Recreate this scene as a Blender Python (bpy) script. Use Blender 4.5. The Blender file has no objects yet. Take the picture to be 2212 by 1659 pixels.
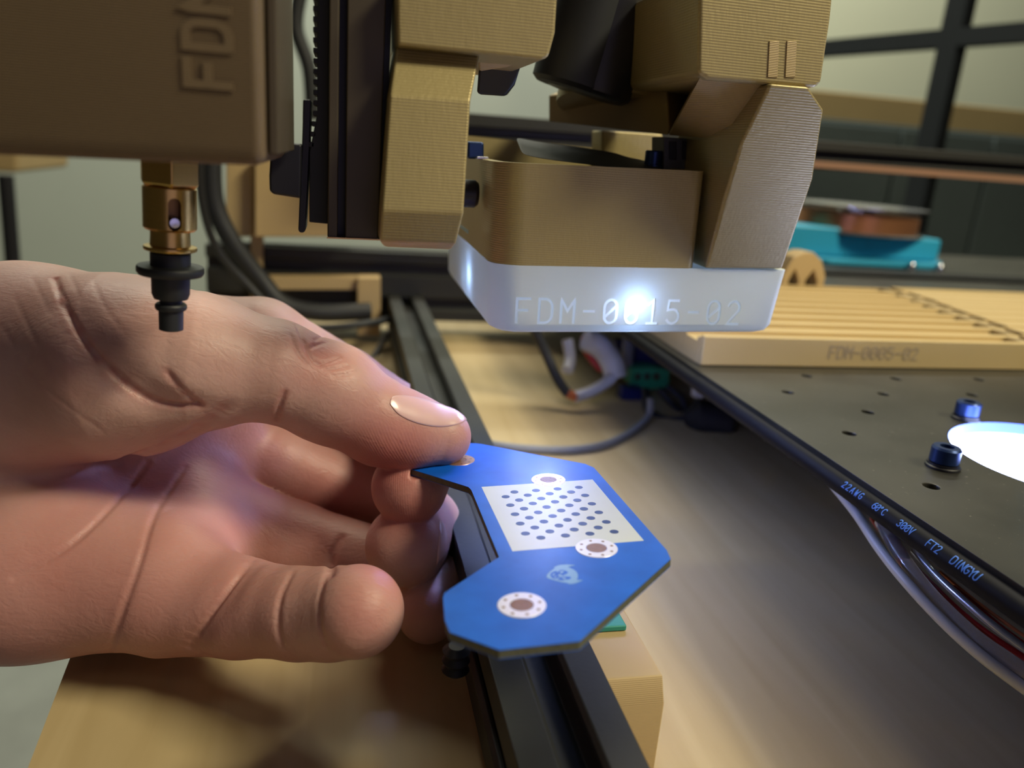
import bpy, bmesh, math, random
import numpy as np
from mathutils import Vector, Matrix
random.seed(7); np.random.seed(7)
SC = bpy.context.scene
COL = SC.collection
MM = 0.001

# ------------------------------------------------------------------ camera
# machine axes seen by the camera: the rails' vanishing point, the cross bars' vanishing point
F_PX, CX, CY, CAMH = 1671.0, 1106.0, 829.5, 112.0
aY = np.array([-361., 536., 1671.]); aY /= np.linalg.norm(aY)          # x right, y up, z forward
aX = np.array([7644., -65., 1671.]); aX -= aX.dot(aY)*aY; aX /= np.linalg.norm(aX)
aZ = np.cross(aX, aY)
if aZ[1] < 0: aZ = -aZ
AX = np.array([aX, aY, aZ])                                            # world = AX @ cam
def ray(px, py):
    c = np.array([(px-CX)/F_PX, -(py-CY)/F_PX, 1.0])
    return AX @ c
def at(px, py, D=None, X=None, Y=None, Z=None):
    """point (mm, world) seen at a pixel of the photograph, at a given depth / X / Y / Z"""
    r = ray(px, py)
    if D is not None: s = D
    elif Y is not None: s = Y/r[1]
    elif X is not None: s = X/r[0]
    else: s = (Z-CAMH)/r[2]
    p = r*s
    return Vector((p[0], p[1], p[2]+CAMH))
def cam2world(P):                      # P (n,3) camera mm, x right, y down, z forward
    Q = P.copy(); Q[:, 1] *= -1
    W = Q @ AX.T
    W[:, 2] += CAMH
    return W

cam_data = bpy.data.cameras.new('camera')
cam = bpy.data.objects.new('camera', cam_data); COL.objects.link(cam)
SC.camera = cam
cam_data.sensor_width = 36.0
cam_data.lens = 36.0*F_PX/2212.0
cam_data.clip_start = 0.005; cam_data.clip_end = 50
R = Matrix(((aX[0], aX[1], -aX[2]), (aY[0], aY[1], -aY[2]), (aZ[0], aZ[1], -aZ[2])))
cam.matrix_world = Matrix.Translation((0, 0, CAMH*MM)) @ R.to_4x4()
cam_data.dof.use_dof = True
cam_data.dof.focus_distance = 0.155
cam_data.dof.aperture_fstop = cam_data.lens/2.0        # 2.0 mm wide pupil of a phone lens

# ------------------------------------------------------------------ light
SC.view_settings.view_transform = 'Standard'
SC.view_settings.look = 'None'
SC.view_settings.gamma = 1.0
SC.view_settings.use_curve_mapping = False
SC.view_settings.exposure = 0.0
SC.cycles.use_denoising = True
SC.cycles.max_bounces = 8
SC.cycles.transparent_max_bounces = 12
SC.cycles.caustics_reflective = False; SC.cycles.caustics_refractive = False
SC.cycles.sample_clamp_indirect = 4.0

W_ = bpy.data.worlds.new('room_air'); SC.world = W_; W_.use_nodes = True
bg = W_.node_tree.nodes['Background']
bg.inputs[0].default_value = (0.92, 0.80, 0.60, 1); bg.inputs[1].default_value = 0.032

def area(name, loc, target, size, power, color, sy=None):
    d = bpy.data.lights.new(name, 'AREA'); d.energy = power; d.color = color
    d.shape = 'RECTANGLE'; d.size = size; d.size_y = sy or size
    o = bpy.data.objects.new(name, d); COL.objects.link(o)
    o.location = loc
    o.rotation_euler = (Vector(target)-Vector(loc)).to_track_quat('-Z', 'Y').to_euler()
    return o
def point(name, loc, power, color, r=0.002, parent=None):
    d = bpy.data.lights.new(name, 'POINT'); d.energy = power; d.color = color; d.shadow_soft_size = r
    o = bpy.data.objects.new(name, d); COL.objects.link(o); o.location = loc
    return o
area('ceiling_light_right', (0.75, -0.30, 0.95), (0.08, 0.16, 0.09), 0.4, 14.5, (1.0, 0.90, 0.63), 0.2)
area('ceiling_light_ahead', (0.30, 0.90, 1.6), (0.0, 0.25, 0), 1.2, 15, (1.0, 0.88, 0.66), 0.3)
area('fill_light_far', (1.3, 2.0, 2.1), (1.4, 2.9, 0.3), 1.2, 42, (0.96, 0.96, 0.84), 0.3)  # unseen fill added to brighten the wall beyond the window
area('fill_light_far_left', (-0.4, 2.0, 2.0), (-0.4, 2.9, 0.2), 1.2, 34, (0.95, 1.0, 0.86), 0.3)  # second unseen fill, added to lift the back wall on the left
area('fill_light_left', (-0.25, -0.65, 1.1), (-0.1, 0.15, 0.05), 0.7, 0.35, (1.0, 0.86, 0.76), 0.25)  # weak fill added behind the camera for the near left of the table
area('violet_fill', (0.22, -0.55, 0.10), (-0.02, 0.15, 0.08), 0.5, 0.26, (0.66, 0.56, 1.0), 0.3)  # violet fill added behind the camera to tint palm and undersides; no screen there

# ------------------------------------------------------------------ materials
def srgb(r, g, b):
    def f(c):
        c /= 255.0
        return c/12.92 if c <= .04045 else ((c+.055)/1.055)**2.4
    return (f(r), f(g), f(b), 1)
class NT:
    def __init__(s, name):
        s.m = bpy.data.materials.new(name); s.m.use_nodes = True
        s.t = s.m.node_tree; s.b = s.t.nodes['Principled BSDF']; s.out = s.t.nodes['Material Output']
    def n(s, typ, **kw):
        x = s.t.nodes.new(typ)
        for k, v in kw.items():
            if k.startswith('i_'):
                key = k[2:]
                x.inputs[int(key) if key.isdigit() else key].default_value = v
            else: setattr(x, k, v)
        return x
    def l(s, a, b): s.t.links.new(a, b)
def mat(name, col, rough=.5, metal=0., var=.0, vscale=60, layers=0., laxis=2, period=.3, bump=0., bscale=400,
        coat=0., spec=.5, sss=0., stretch=None, rvar=0.):
    """procedural surface: base colour with noise, optional print layers (relief) and grain (relief)"""
    t = NT(name); b = t.b
    b.inputs['Roughness'].default_value = rough; b.inputs['Metallic'].default_value = metal
    b.inputs['Coat Weight'].default_value = coat; b.inputs['Specular IOR Level'].default_value = spec
    if coat: b.inputs['Coat Roughness'].default_value = .12
    tc = t.n('ShaderNodeTexCoord')
    src = tc.outputs['Object']
    if stretch:
        mp = t.n('ShaderNodeMapping'); mp.inputs['Scale'].default_value = stretch
        t.l(src, mp.inputs[0]); src2 = mp.outputs[0]
    else: src2 = src
    no = t.n('ShaderNodeTexNoise', i_Scale=float(vscale), i_Detail=5.0)
    t.l(src2, no.inputs['Vector'])
    hs = t.n('ShaderNodeMix', data_type='RGBA')
    c = list(col)
    hs.inputs[6].default_value = (c[0]*(1-var), c[1]*(1-var), c[2]*(1-var), 1)
    hs.inputs[7].default_value = (min(1, c[0]*(1+var)), min(1, c[1]*(1+var)), min(1, c[2]*(1+var)), 1)
    t.l(no.outputs[0], hs.inputs[0]); t.l(hs.outputs[2], b.inputs['Base Color'])
    if rvar:
        mr = t.n('ShaderNodeMapRange', i_3=max(0, rough-rvar), i_4=min(1, rough+rvar))
        mr.inputs[1].default_value = .35; mr.inputs[2].default_value = .65
        t.l(no.outputs[0], mr.inputs[0]); t.l(mr.outputs[0], b.inputs['Roughness'])
    nrm = None
    if layers:
        sx = t.n('ShaderNodeSeparateXYZ'); t.l(src, sx.inputs[0])
        wob = t.n('ShaderNodeMath', operation='MULTIPLY_ADD'); wob.inputs[1].default_value = 2*math.pi/(period*MM)
        t.l(sx.outputs[laxis], wob.inputs[0])
        n2 = t.n('ShaderNodeTexNoise', i_Scale=90., i_Detail=2.); t.l(src, n2.inputs[0])
        t.l(n2.outputs[0], wob.inputs[2])
        sn = t.n('ShaderNodeMath', operation='SINE'); t.l(wob.outputs[0], sn.inputs[0])
        bp = t.n('ShaderNodeBump', i_Strength=layers, i_Distance=period*MM*.25); t.l(sn.outputs[0], bp.inputs['Height'])
        nrm = bp
    if bump:
        n3 = t.n('ShaderNodeTexNoise', i_Scale=float(bscale), i_Detail=6.); t.l(src2, n3.inputs[0])
        b3 = t.n('ShaderNodeBump', i_Strength=bump, i_Distance=.0004); t.l(n3.outputs[0], b3.inputs['Height'])
        if nrm: t.l(nrm.outputs[0], b3.inputs['Normal'])
        nrm = b3
    if nrm: t.l(nrm.outputs[0], b.inputs['Normal'])
    if sss:
        b.inputs['Subsurface Weight'].default_value = sss
        b.inputs['Subsurface Radius'].default_value = (.004, .002, .001)
    return t.m
def emis(name, col, strength):
    t = NT(name); t.b.inputs['Emission Color'].default_value = (*col, 1); t.b.inputs['Emission Strength'].default_value = strength
    t.b.inputs['Base Color'].default_value = (*col, 1)
    return t.m
def glassy(name, col, rough=.1, trans=.8, ior=1.45):
    t = NT(name); t.b.inputs['Base Color'].default_value = (*col, 1); t.b.inputs['Roughness'].default_value = rough
    t.b.inputs['Transmission Weight'].default_value = trans; t.b.inputs['IOR'].default_value = ior
    return t.m

GOLD = (.43, .35, .165)
M = {}
M['gold'] = mat('bronze_filament', GOLD, .42, .35, .12, 70, layers=.16, period=.5, bump=.16, bscale=1500, stretch=(1, 1, .3))
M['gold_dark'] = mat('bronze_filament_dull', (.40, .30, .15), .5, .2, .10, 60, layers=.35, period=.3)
M['gold_soft'] = mat('tan_filament', (.52, .38, .19), .5, .05, .06, 30, layers=.3, period=.3)
M['tan_feeder'] = mat('tan_filament_feeder', (.56, .42, .20), .45, .05, .08, 30, layers=.25, period=.3)
M['black_alu'] = mat('black_anodised', (.016, .017, .016), .55, 0, .15, 40, bump=.1, bscale=900)
M['brown_alu'] = mat('lit_anodised', (.085, .068, .046), .45, .3, .12, 40)  # black anodising with the warm light on it put into the colour
M['black_plastic'] = mat('black_plastic', (.010, .010, .014), .42, 0, .1, 50)
M['black_rubber'] = mat('black_rubber', (.014, .016, .020), .55, 0, .1, 50, bump=.06)
M['black_cloth'] = mat('black_tape', (.008, .008, .008), .6, 0, .2, 300)
M['brass'] = mat('brass', (.62, .40, .12), .28, .95, .08, 300, bump=.05, bscale=700, stretch=(1, 1, 12))
M['brass_shade'] = mat('brass_slot_shade', (.30, .17, .07), .45, .8, .1, 300)  # darker copy of the brass; the slot's shade is put into its colour
M['steel'] = mat('steel', (.70, .72, .78), .22, 1, .05, 300)
M['olive'] = mat('glass_fibre', (.10, .105, .075), .55, 0, .45, 900, bump=.35, bscale=1800)
M['grey_plastic'] = mat('grey_plastic', (.10, .10, .11), .5, 0, .05, 50)
M['white_plastic'] = mat('white_plastic', (.60, .62, .64), .4, 0, .05, 50)
M['green_plastic'] = mat('green_plastic', (.04, .34, .17), .45, 0, .1, 50)
M['teal_plastic'] = mat('teal_plastic', (.03, .30, .24), .45, 0, .1, 50)
M['navy_plastic'] = mat('navy_plastic', (.008, .015, .10), .45, 0, .1, 50)
M['blue_screw'] = mat('blued_screw', (.02, .045, .14), .35, .6, .1, 50)
M['cyan'] = mat('cyan_plastic', (.03, .38, .62), .4, 0, .08, 20)
M['red_wire'] = mat('red_wire', (.45, .015, .015), .35, 0, .05, 50)
M['orange'] = mat('orange_wire', (.55, .14, .03), .45, 0, .05, 50)
M['silver_wire'] = mat('silver_wire', (.55, .60, .70), .25, .7, .05, 50)
M['grey_cable'] = mat('grey_cable', (.22, .23, .24), .5, 0, .05, 50)
M['copper'] = mat('copper_tape', (.62, .28, .14), .3, .8, .1, 40)
M['blue_ink'] = mat('blue_print', (.05, .20, .75), .5)
M['tube'] = glassy('clear_tube', (.80, .76, .78), .12, .75)
M['glass'] = glassy('clear_plastic', (.8, .82, .85), .08, .8)

# ------------------------------------------------------------------ mesh helpers (millimetres in, metres out)
def tag(o, label=None, cat=None, group=None, kind=None):
    if label: o['label'] = label
    if cat: o['category'] = cat
    if group: o['group'] = group
    if kind: o['kind'] = kind
    return o
def empty(name, loc, label=None, cat=None, group=None):
    o = bpy.data.objects.new(name, None); COL.objects.link(o); o.location = Vector(loc)*MM
    o.empty_display_size = .005
    return tag(o, label, cat, group)
def obj(name, bm, m, parent=None, bevel=0., seg=2, smooth=True, sharp=35):
    bm.normal_update()
    me = bpy.data.meshes.new(name)
    for v in bm.verts: v.co *= MM
    bmesh.ops.recalc_face_normals(bm, faces=bm.faces)
    bm.to_mesh(me); bm.free()
    ms = m if isinstance(m, (list, tuple)) else [m]
    for x in ms: me.materials.append(x)
    o = bpy.data.objects.new(name, me); COL.objects.link(o)
    if parent:
        o.parent = parent
        pl = Vector(parent.location)
        q = parent.parent
        while q: pl += q.location; q = q.parent
        me.transform(Matrix.Translation(-pl))
    if smooth:
        me.shade_smooth()
        me.set_sharp_from_angle(angle=math.radians(sharp))
    if bevel:
        bv = o.modifiers.new('bevel', 'BEVEL'); bv.width = bevel*MM; bv.segments = seg; bv.limit_method = 'ANGLE'
        bv.angle_limit = math.radians(30); bv.harden_normals = True
    return o
def B(): return bmesh.new()
def box(bm, a, b):
    a, b = Vector(a), Vector(b)
    vs = [bm.verts.new((x, y, z)) for x in (a.x, b.x) for y in (a.y, b.y) for z in (a.z, b.z)]
    for q in ((0, 1, 3, 2), (4, 6, 7, 5), (0, 4, 5, 1), (2, 3, 7, 6), (0, 2, 6, 4), (1, 5, 7, 3)):
        bm.faces.new([vs[i] for i in q])
    return bm
def hull(pts, bm=None):
    bm = bm or B()
    vs = [bm.verts.new(p) for p in pts]
    r = bmesh.ops.convex_hull(bm, input=vs)
    inner = [e for e in r['geom_interior'] if isinstance(e, bmesh.types.BMVert)]
    if inner: bmesh.ops.delete(bm, geom=inner, context='VERTS')
    bmesh.ops.dissolve_limit(bm, angle_limit=math.radians(1.0), verts=bm.verts, edges=bm.edges)
    return bm
def prism(pts, off, bm=None, mi_side=0, mi_cap=0):
    """polygon pts swept by the vector off"""
    bm = bm or B(); off = Vector(off); n = len(pts)
    a = [bm.verts.new(p) for p in pts]; b = [bm.verts.new(Vector(p)+off) for p in pts]
    f = bm.faces.new(a); f.material_index = mi_cap
    f = bm.faces.new(b[::-1]); f.material_index = mi_cap
    for i in range(n):
        f = bm.faces.new([a[i], b[i], b[(i+1) % n], a[(i+1) % n]]); f.material_index = mi_side
    return bm
def ppx(pxs, Y, dY, bm=None):          # outline seen at depth Y, running back by dY
    return prism([at(x, y, Y=Y) for x, y in pxs], (0, dY, 0), bm)
def lathe(c, prof, bm=None, n=40, axis=(0, 0, 1), caps=True):
    """prof: (radius, height along axis)"""
    bm = bm or B(); c = Vector(c); ax = Vector(axis).normalized()
    u = ax.orthogonal().normalized(); w = ax.cross(u)
    rings = []
    for r, h in prof:
        rings.append([bm.verts.new(c+ax*h+(u*math.cos(2*math.pi*i/n)+w*math.sin(2*math.pi*i/n))*max(r, 1e-4)) for i in range(n)])
    for a, b in zip(rings, rings[1:]):
        for i in range(n): bm.faces.new([a[i], a[(i+1) % n], b[(i+1) % n], b[i]])
    if caps:
        bm.faces.new(rings[0][::-1]); bm.faces.new(rings[-1])
    return bm
def spline(pts, k=8):
    P = [Vector(p) for p in pts]; out = []
    for i in range(len(P)-1):
        p0 = P[max(i-1, 0)]; p1 = P[i]; p2 = P[i+1]; p3 = P[min(i+2, len(P)-1)]
        for j in range(k):
            t = j/k
            out.append(.5*((2*p1)+(p2-p0)*t+(2*p0-5*p1+4*p2-p3)*t*t+(3*p1-p0-3*p2+p3)*t**3))
    out.append(P[-1]); return out
def tube(pts, r, bm=None, n=14, k=8, smooth=True):
    bm = bm or B(); Q = spline(pts, k) if smooth else [Vector(p) for p in pts]
    rings = []; u = None
    for i, p in enumerate(Q):
        t = (Q[min(i+1, len(Q)-1)]-Q[max(i-1, 0)]).normalized()
        u = t.orthogonal().normalized() if u is None else (u-t*u.dot(t)).normalized()
        w = t.cross(u); rr = r[i*len(r)//len(Q)] if isinstance(r, list) else r
        rings.append([bm.verts.new(p+(u*math.cos(2*math.pi*j/n)+w*math.sin(2*math.pi*j/n))*rr) for j in range(n)])
    for a, b in zip(rings, rings[1:]):
        for j in range(n): bm.faces.new([a[j], a[(j+1) % n], b[(j+1) % n], b[j]])
    bm.faces.new(rings[0][::-1]); bm.faces.new(rings[-1])
    return bm
# single-stroke lettering, 0..1 wide cells of .62
def arc(cx, cy, rx, ry, a0, a1, n=8):
    return [(cx+rx*math.cos(math.radians(a0+(a1-a0)*i/n)), cy+ry*math.sin(math.radians(a0+(a1-a0)*i/n))) for i in range(n+1)]
GL = {
 'F': [[(0, 0), (0, 1), (.55, 1)], [(0, .52), (.45, .52)]],
 'D': [[(0, 0), (0, 1), (.25, 1)]+arc(.25, .65, .30, .35, 90, 0)+arc(.25, .35, .30, .35, 0, -90)+[(0, 0)]],
 'M': [[(0, 0), (0, 1), (.28, .5), (.56, 1), (.56, 0)]],
 '-': [[(.05, .5), (.5, .5)]],
 '0': [arc(.28, .7, .27, .3, 0, 180)+arc(.28, .3, .27, .3, 180, 360)+[(.55, .7)], [(.08, .3), (.48, .7)]],
 'O': [arc(.28, .7, .27, .3, 0, 180)+arc(.28, .3, .27, .3, 180, 360)+[(.55, .7)]],
 '6': [arc(.28, .3, .27, .3, 0, 360, 14), [(.01, .3), (.05, .6), (.2, .9), (.42, 1)]],
 '1': [[(.08, .8), (.3, 1), (.3, 0)], [(.05, 0), (.52, 0)]],
 '5': [[(.5, 1), (.06, 1), (.03, .58), (.28, .62)]+arc(.26, .31, .28, .31, 80, -150)],
 '2': [arc(.27, .72, .26, .28, 165, -30)+[(.02, 0), (.55, 0)]],
 '3': [arc(.25, .75, .26, .25, 150, -90)+arc(.25, .26, .28, .26, 80, -150)],
 'A': [[(0, 0), (.28, 1), (.56, 0)], [(.1, .35), (.46, .35)]],
 'W': [[(0, 1), (.14, 0), (.28, .7), (.42, 0), (.56, 1)]],
 'G': [arc(.3, .5, .29, .5, 50, 330, 14)+[(.56, .45), (.32, .45)]],
 'C': [arc(.32, .5, .3, .5, 45, 315, 14)],
 'o': [arc(.2, .85, .13, .13, 0, 360, 8)],
 'V': [[(0, 1), (.28, 0), (.56, 1)]], 'T': [[(0, 1), (.56, 1)], [(.28, 1), (.28, 0)]],
 'I': [[(.28, 0), (.28, 1)]], 'N': [[(0, 0), (0, 1), (.52, 0), (.52, 1)]],
 'Y': [[(0, 1), (.28, .5), (.56, 1)], [(.28, .5), (.28, 0)]],
 'U': [[(0, 1), (0, .3)]+arc(.27, .28, .27, .28, 180, 360)+[(.54, 1)]], ' ': [],
}
def lettering(txt, f, h, sw, pitch=.82, thick=.06, bm=None):
    """raised strokes; f(u, v, w) maps text millimetres to the surface"""
    bm = bm or B(); x0 = 0; thick0 = thick; nst = 0
    for ch in txt:
        for pl in GL[ch]:
            nst += 1; thick = thick0*(1+.08*(nst % 3))
            Q = []
            for a, b in zip(pl, pl[1:]):
                k = max(1, int(math.hypot(b[0]-a[0], b[1]-a[1])/.16)); Q += [(a[0]+(b[0]-a[0])*j/k, a[1]+(b[1]-a[1])*j/k) for j in range(k)]
            P = [((x+x0)*h, y*h) for x, y in Q+[pl[-1]]]
            L, Rr = [], []
            for i, p in enumerate(P):
                a = P[max(i-1, 0)]; b = P[min(i+1, len(P)-1)]
                d1 = Vector((p[0]-a[0], p[1]-a[1])); d2 = Vector((b[0]-p[0], b[1]-p[1]))
                if d1.length < 1e-6: d1 = d2
                if d2.length < 1e-6: d2 = d1
                d1.normalize(); d2.normalize(); t = d1+d2
                if t.length < .3: t = d2.copy()
                t.normalize(); nn = Vector((-t.y, t.x)); k = sw/2/max(.55, abs(nn.dot(Vector((-d2.y, d2.x)))))
                e = sw*.35*(1 if i == len(P)-1 else (-1 if i == 0 else 0))
                c = Vector(p)+t*e
                L.append(c+nn*k); Rr.append(c-nn*k)
            top = [(bm.verts.new(f(a.x, a.y, thick*(1+.05*i/len(L)))), bm.verts.new(f(b.x, b.y, thick*(1+.05*i/len(L))))) for i, (a, b) in enumerate(zip(L, Rr))]
            bot = [(bm.verts.new(f(a.x, a.y, -thick)), bm.verts.new(f(b.x, b.y, -thick))) for a, b in zip(L, Rr)]
            for i in range(len(P)-1):
                bm.faces.new([top[i][0], top[i+1][0], top[i+1][1], top[i][1]])
                bm.faces.new([top[i][0], bot[i][0], bot[i+1][0], top[i+1][0]])
                bm.faces.new([top[i][1], top[i+1][1], bot[i+1][1], bot[i][1]])
                bm.faces.new([bot[i][0], bot[i][1], bot[i+1][1], bot[i+1][0]])
            for i in (0, -1):
                bm.faces.new([top[i][0], top[i][1], bot[i][1], bot[i][0]])
        x0 += pitch
    return bm
def extrusion(a, b, w, h, slots_w, slots_h, bm=None, depth=4.5, slot=6.0, lip=1.8, inner=10.):
    """T-slot bar from a to b (along X or Y); w across, h up; number of slots per face"""
    bm = bm or B(); a, b = Vector(a), Vector(b); d = b-a
    along_x = abs(d.x) > abs(d.y)
    def notch(n, size):
        xs = [0.]; p = size/n
        out = [(0., 0.)]
        for i in range(n):
            c = p*(i+.5)
            out += [(c-slot/2-.9, 0), (c-slot/2, .9), (c-slot/2, lip), (c-inner/2, lip), (c-inner/2, lip+1.2), (c-2.6, depth+1.0),
                    (c+2.6, depth+1.0), (c+inner/2, lip+1.2), (c+inner/2, lip), (c+slot/2, lip), (c+slot/2, .9), (c+slot/2+.9, 0)]
        return out
    pts = []
    for u, v in notch(slots_w, w): pts.append((u-w/2, -v+h/2))          # top, left to right
    for u, v in notch(slots_h, h): pts.append((w/2-v, h/2-u))
    for u, v in notch(slots_w, w): pts.append((w/2-u, -h/2+v))
    for u, v in notch(slots_h, h): pts.append((-w/2+v, -h/2+u))
    P = [a+(Vector((0, u, v)) if along_x else Vector((u, 0, v))) for u, v in pts]
    return prism(P, d, bm)

def carve(o, cutter, sharp=30):
    """engrave: boolean difference, both meshes given in world millimetres"""
    bpy.context.view_layer.update()
    md = o.modifiers.new('b', 'BOOLEAN'); md.object = cutter; md.operation = 'DIFFERENCE'; md.solver = 'EXACT'; md.use_self = True
    me = bpy.data.meshes.new_from_object(o.evaluated_get(bpy.context.evaluated_depsgraph_get()))
    o.modifiers.clear(); o.data = me; me.set_sharp_from_angle(angle=math.radians(sharp)); bpy.data.objects.remove(cutter)
# ================================================================== setting
M['floor'] = mat('concrete', (.30, .31, .28), .75, 0, .35, 9, bump=.3, bscale=60)
M['wall'] = mat('painted_wall', (.42, .44, .38), .85, 0, .06, 3, bump=.1, bscale=80)
M['cream'] = mat('cream_wall', (.60, .60, .46), .85, 0, .05, 3)
M['window_frame'] = mat('black_frame', (.012, .016, .022), .5, 0, .1, 20)
M['grey_cabinet'] = mat('grey_cabinet', (.09, .11, .11), .6, 0, .1, 10)
M['tan_wood'] = mat('tan_board', (.42, .30, .14), .6, 0, .1, 8)
M['base_dark'] = mat('dark_baseboard', (.05, .06, .055), .6, 0, .1, 10)

def wood_mat():
    t = NT('birch_plywood'); b = t.b
    tc = t.n('ShaderNodeTexCoord'); mp = t.n('ShaderNodeMapping'); mp.inputs['Scale'].default_value = (34, 3., 4)
    mp.inputs['Rotation'].default_value = (0, 0, math.radians(-24))
    t.l(tc.outputs['Object'], mp.inputs[0])
    no = t.n('ShaderNodeTexNoise', i_Scale=3.2, i_Detail=8., i_Distortion=.6); t.l(mp.outputs[0], no.inputs[0])
    cr = t.n('ShaderNodeValToRGB'); e = cr.color_ramp.elements
    e[0].position = .33; e[0].color = (.44, .335, .17, 1); e[1].position = .72; e[1].color = (.52, .41, .225, 1)
    t.l(no.outputs[0], cr.inputs[0]); t.l(cr.outputs[0], b.inputs['Base Color'])
    b.inputs['Roughness'].default_value = .6
    bp = t.n('ShaderNodeBump', i_Strength=.06, i_Distance=.0003); t.l(no.outputs[0], bp.inputs['Height']); t.l(bp.outputs[0], b.inputs['Normal'])
    return t.m
M['wood'] = wood_mat()
M['ply_edge'] = mat('plywood_edge', (.62, .46, .25), .6, 0, .2, 200, stretch=(1, 1, 12))

bm = box(B(), (-2600, -1500, -760), (3200, 3000, -740)); tag(obj('floor', bm, M['floor'], smooth=False), kind='structure')
bm = box(B(), (-2600, 2900, -740), (1500, 2940, 2200)); tag(obj('wall_back', bm, M['wall'], smooth=False), kind='structure')
bm = box(B(), (-2600, 2875, -740), (1500, 2899, -600)); tag(obj('baseboard_back', bm, M['base_dark'], smooth=False), kind='structure')

# window wall on the right, running away to the left
wd = Vector((-.316, .949, 0)).normalized(); wn = Vector((wd.y, -wd.x, 0))
P0 = at(2005, 330, D=1250)
def wpt(s, z, d=0.): return Vector((P0.x, P0.y, 0))+wd*s+wn*d+Vector((0, 0, z))
def onwall(px, py):
    r = Vector(ray(px, py)); o = Vector((0, 0, CAMH))
    k = (Vector((P0.x, P0.y, 0))-Vector((0, 0, 0))).dot(wn)/r.dot(wn)
    p = o+r*k; return ((p-Vector((P0.x, P0.y, 0))).dot(wd), p.z)
s_far, _ = onwall(1560, 300); s_v, _ = onwall(2028, 230); s_near = -620
_, z1 = onwall(2000, 88); _, z2 = onwall(2000, 345); z3 = z2-(z1-z2)*1.05; z0 = z1+(z1-z2)
def wbar(bm, s0, s1, za, zb, d0=-14, d1=14):
    return prism([wpt(s0, za, d0), wpt(s1, za, d0), wpt(s1, zb, d0), wpt(s0, zb, d0)], wn*(d1-d0), bm)
win = tag(obj('window_1', wbar(wbar(B(), s_near, s_far+900, z0, z0+60, -20, 20), s_near, s_far+900, z3-60, z3, -20, 20), M['window_frame'], smooth=False), kind='structure')
hb = 13
ss = [s_v-(s_far-s_v)*.95, s_v, s_v+(s_far-s_v)*.95, s_v+(s_far-s_v)*1.9]
for s in ss: obj('mullion', wbar(B(), s-16, s+16, z3, z0), M['window_frame'], win, smooth=False)
for z in (z1, z2):
    for a, b in zip(ss, ss[1:]): obj('glazing_bar', wbar(B(), a+16, b-16, z-hb, z+hb), M['window_frame'], win, smooth=False)
t = NT('window_glass'); t.b.inputs['Roughness'].default_value = .02; t.b.inputs['Transmission Weight'].default_value = 1
t.b.inputs['IOR'].default_value = 1.05; t.b.inputs['Base Color'].default_value = (.95, .97, .95, 1)
for a, b in zip(ss, ss[1:]):
    for za, zb in ((z3, z2-hb), (z2+hb, z1-hb), (z1+hb, z0)):
        obj('pane', wbar(B(), a+16, b-16, za, zb, -2, 2), t.m, win, smooth=False)
bm = box(B(), (1510, 2900, -740), (3200, 2940, 2200)); tag(obj('wall_beyond', bm, M['cream'], smooth=False), kind='structure')
# cabinet and board seen through the panes
def rect_at(px0, py0, px1, py1, D, th):
    a = at(px0, py0, D=D); b = at(px1, py1, D=D); Y = max(a.y, b.y)
    return (min(a.x, b.x), Y, min(a.z, b.z)), (max(a.x, b.x), Y+th, max(a.z, b.z))
a = at(1640, 285, D=2100); zt = at(1900, 262, D=2200).z
cb = empty('cabinet', (1500, 2300, -740), 'low dark grey cabinet behind the black framed window panes', 'cabinet')
x0, x1, yy = at(1500, 300, Y=2150).x, at(2330, 300, Y=2150).x, 2150
obj('body', box(B(), (x0, yy, -740), (x1, yy+400, zt)), M['grey_cabinet'], cb, bevel=4)
nd = 4
for i in range(nd):
    xa = x0+(x1-x0)*i/nd+6; xb = x0+(x1-x0)*(i+1)/nd-6
    obj('door', box(B(), (xa, yy-18, -700), (xb, yy-.5, zt-12)), M['grey_cabinet'], cb, bevel=3)
zb = at(1900, 205, Y=yy).z
tb = obj('storage_box', box(B(), (x0+40, yy+30, zt), (x1-60, yy+330, zb)), M['tan_wood'], bevel=5)
tag(tb, 'long tan box lying on the grey cabinet behind the window', 'box')

# table
A_, B_ = at(150, 1425, Z=0), at(60, 1659, Z=0)
d = (A_-B_).normalized(); F0 = B_-d*260; F1 = A_+d*(560)
e = Vector((d.y, -d.x, 0))
tbl = empty('worktable', (F0.x, F0.y, 0), 'pale birch plywood tabletop beneath the whole machine', 'table')
pts = [F0, F1, F1+e*900, F0+e*900]
obj('tabletop', prism(pts, (0, 0, -1.2)), M['wood'], tbl, smooth=False)
obj('board_core', prism([p+Vector((0, 0, -1.2)) for p in pts], (0, 0, -17)), M['ply_edge'], tbl, smooth=False)
for p in (F0+d*30+e*30, F1-d*30+e*30, F1-d*30+e*860, F0+d*30+e*860):
    obj('leg', box(B(), (p.x-25, p.y-25, -740), (p.x+25, p.y+25, -18.2)), M['ply_edge'], tbl)

# ================================================================== machine frame
rail_label = 'long black slotted aluminium rail running back under the blue board'
X0r, X1r = 25.7, 45.4
rail = obj('aluminium_extrusion', extrusion((35.6, -40, 15), (35.6, 455, 15), 19.8, 20, 1, 1), M['black_alu'], smooth=False, bevel=.25)
tag(rail, rail_label, 'rail')
xb = obj('aluminium_extrusion', extrusion((-75, 465, 29.5), (520, 465, 29.5), 20, 40, 1, 2), M['black_alu'], smooth=False, bevel=.3)
tag(xb, 'tall black crossbar at the far end of the long rail', 'rail')
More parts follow.
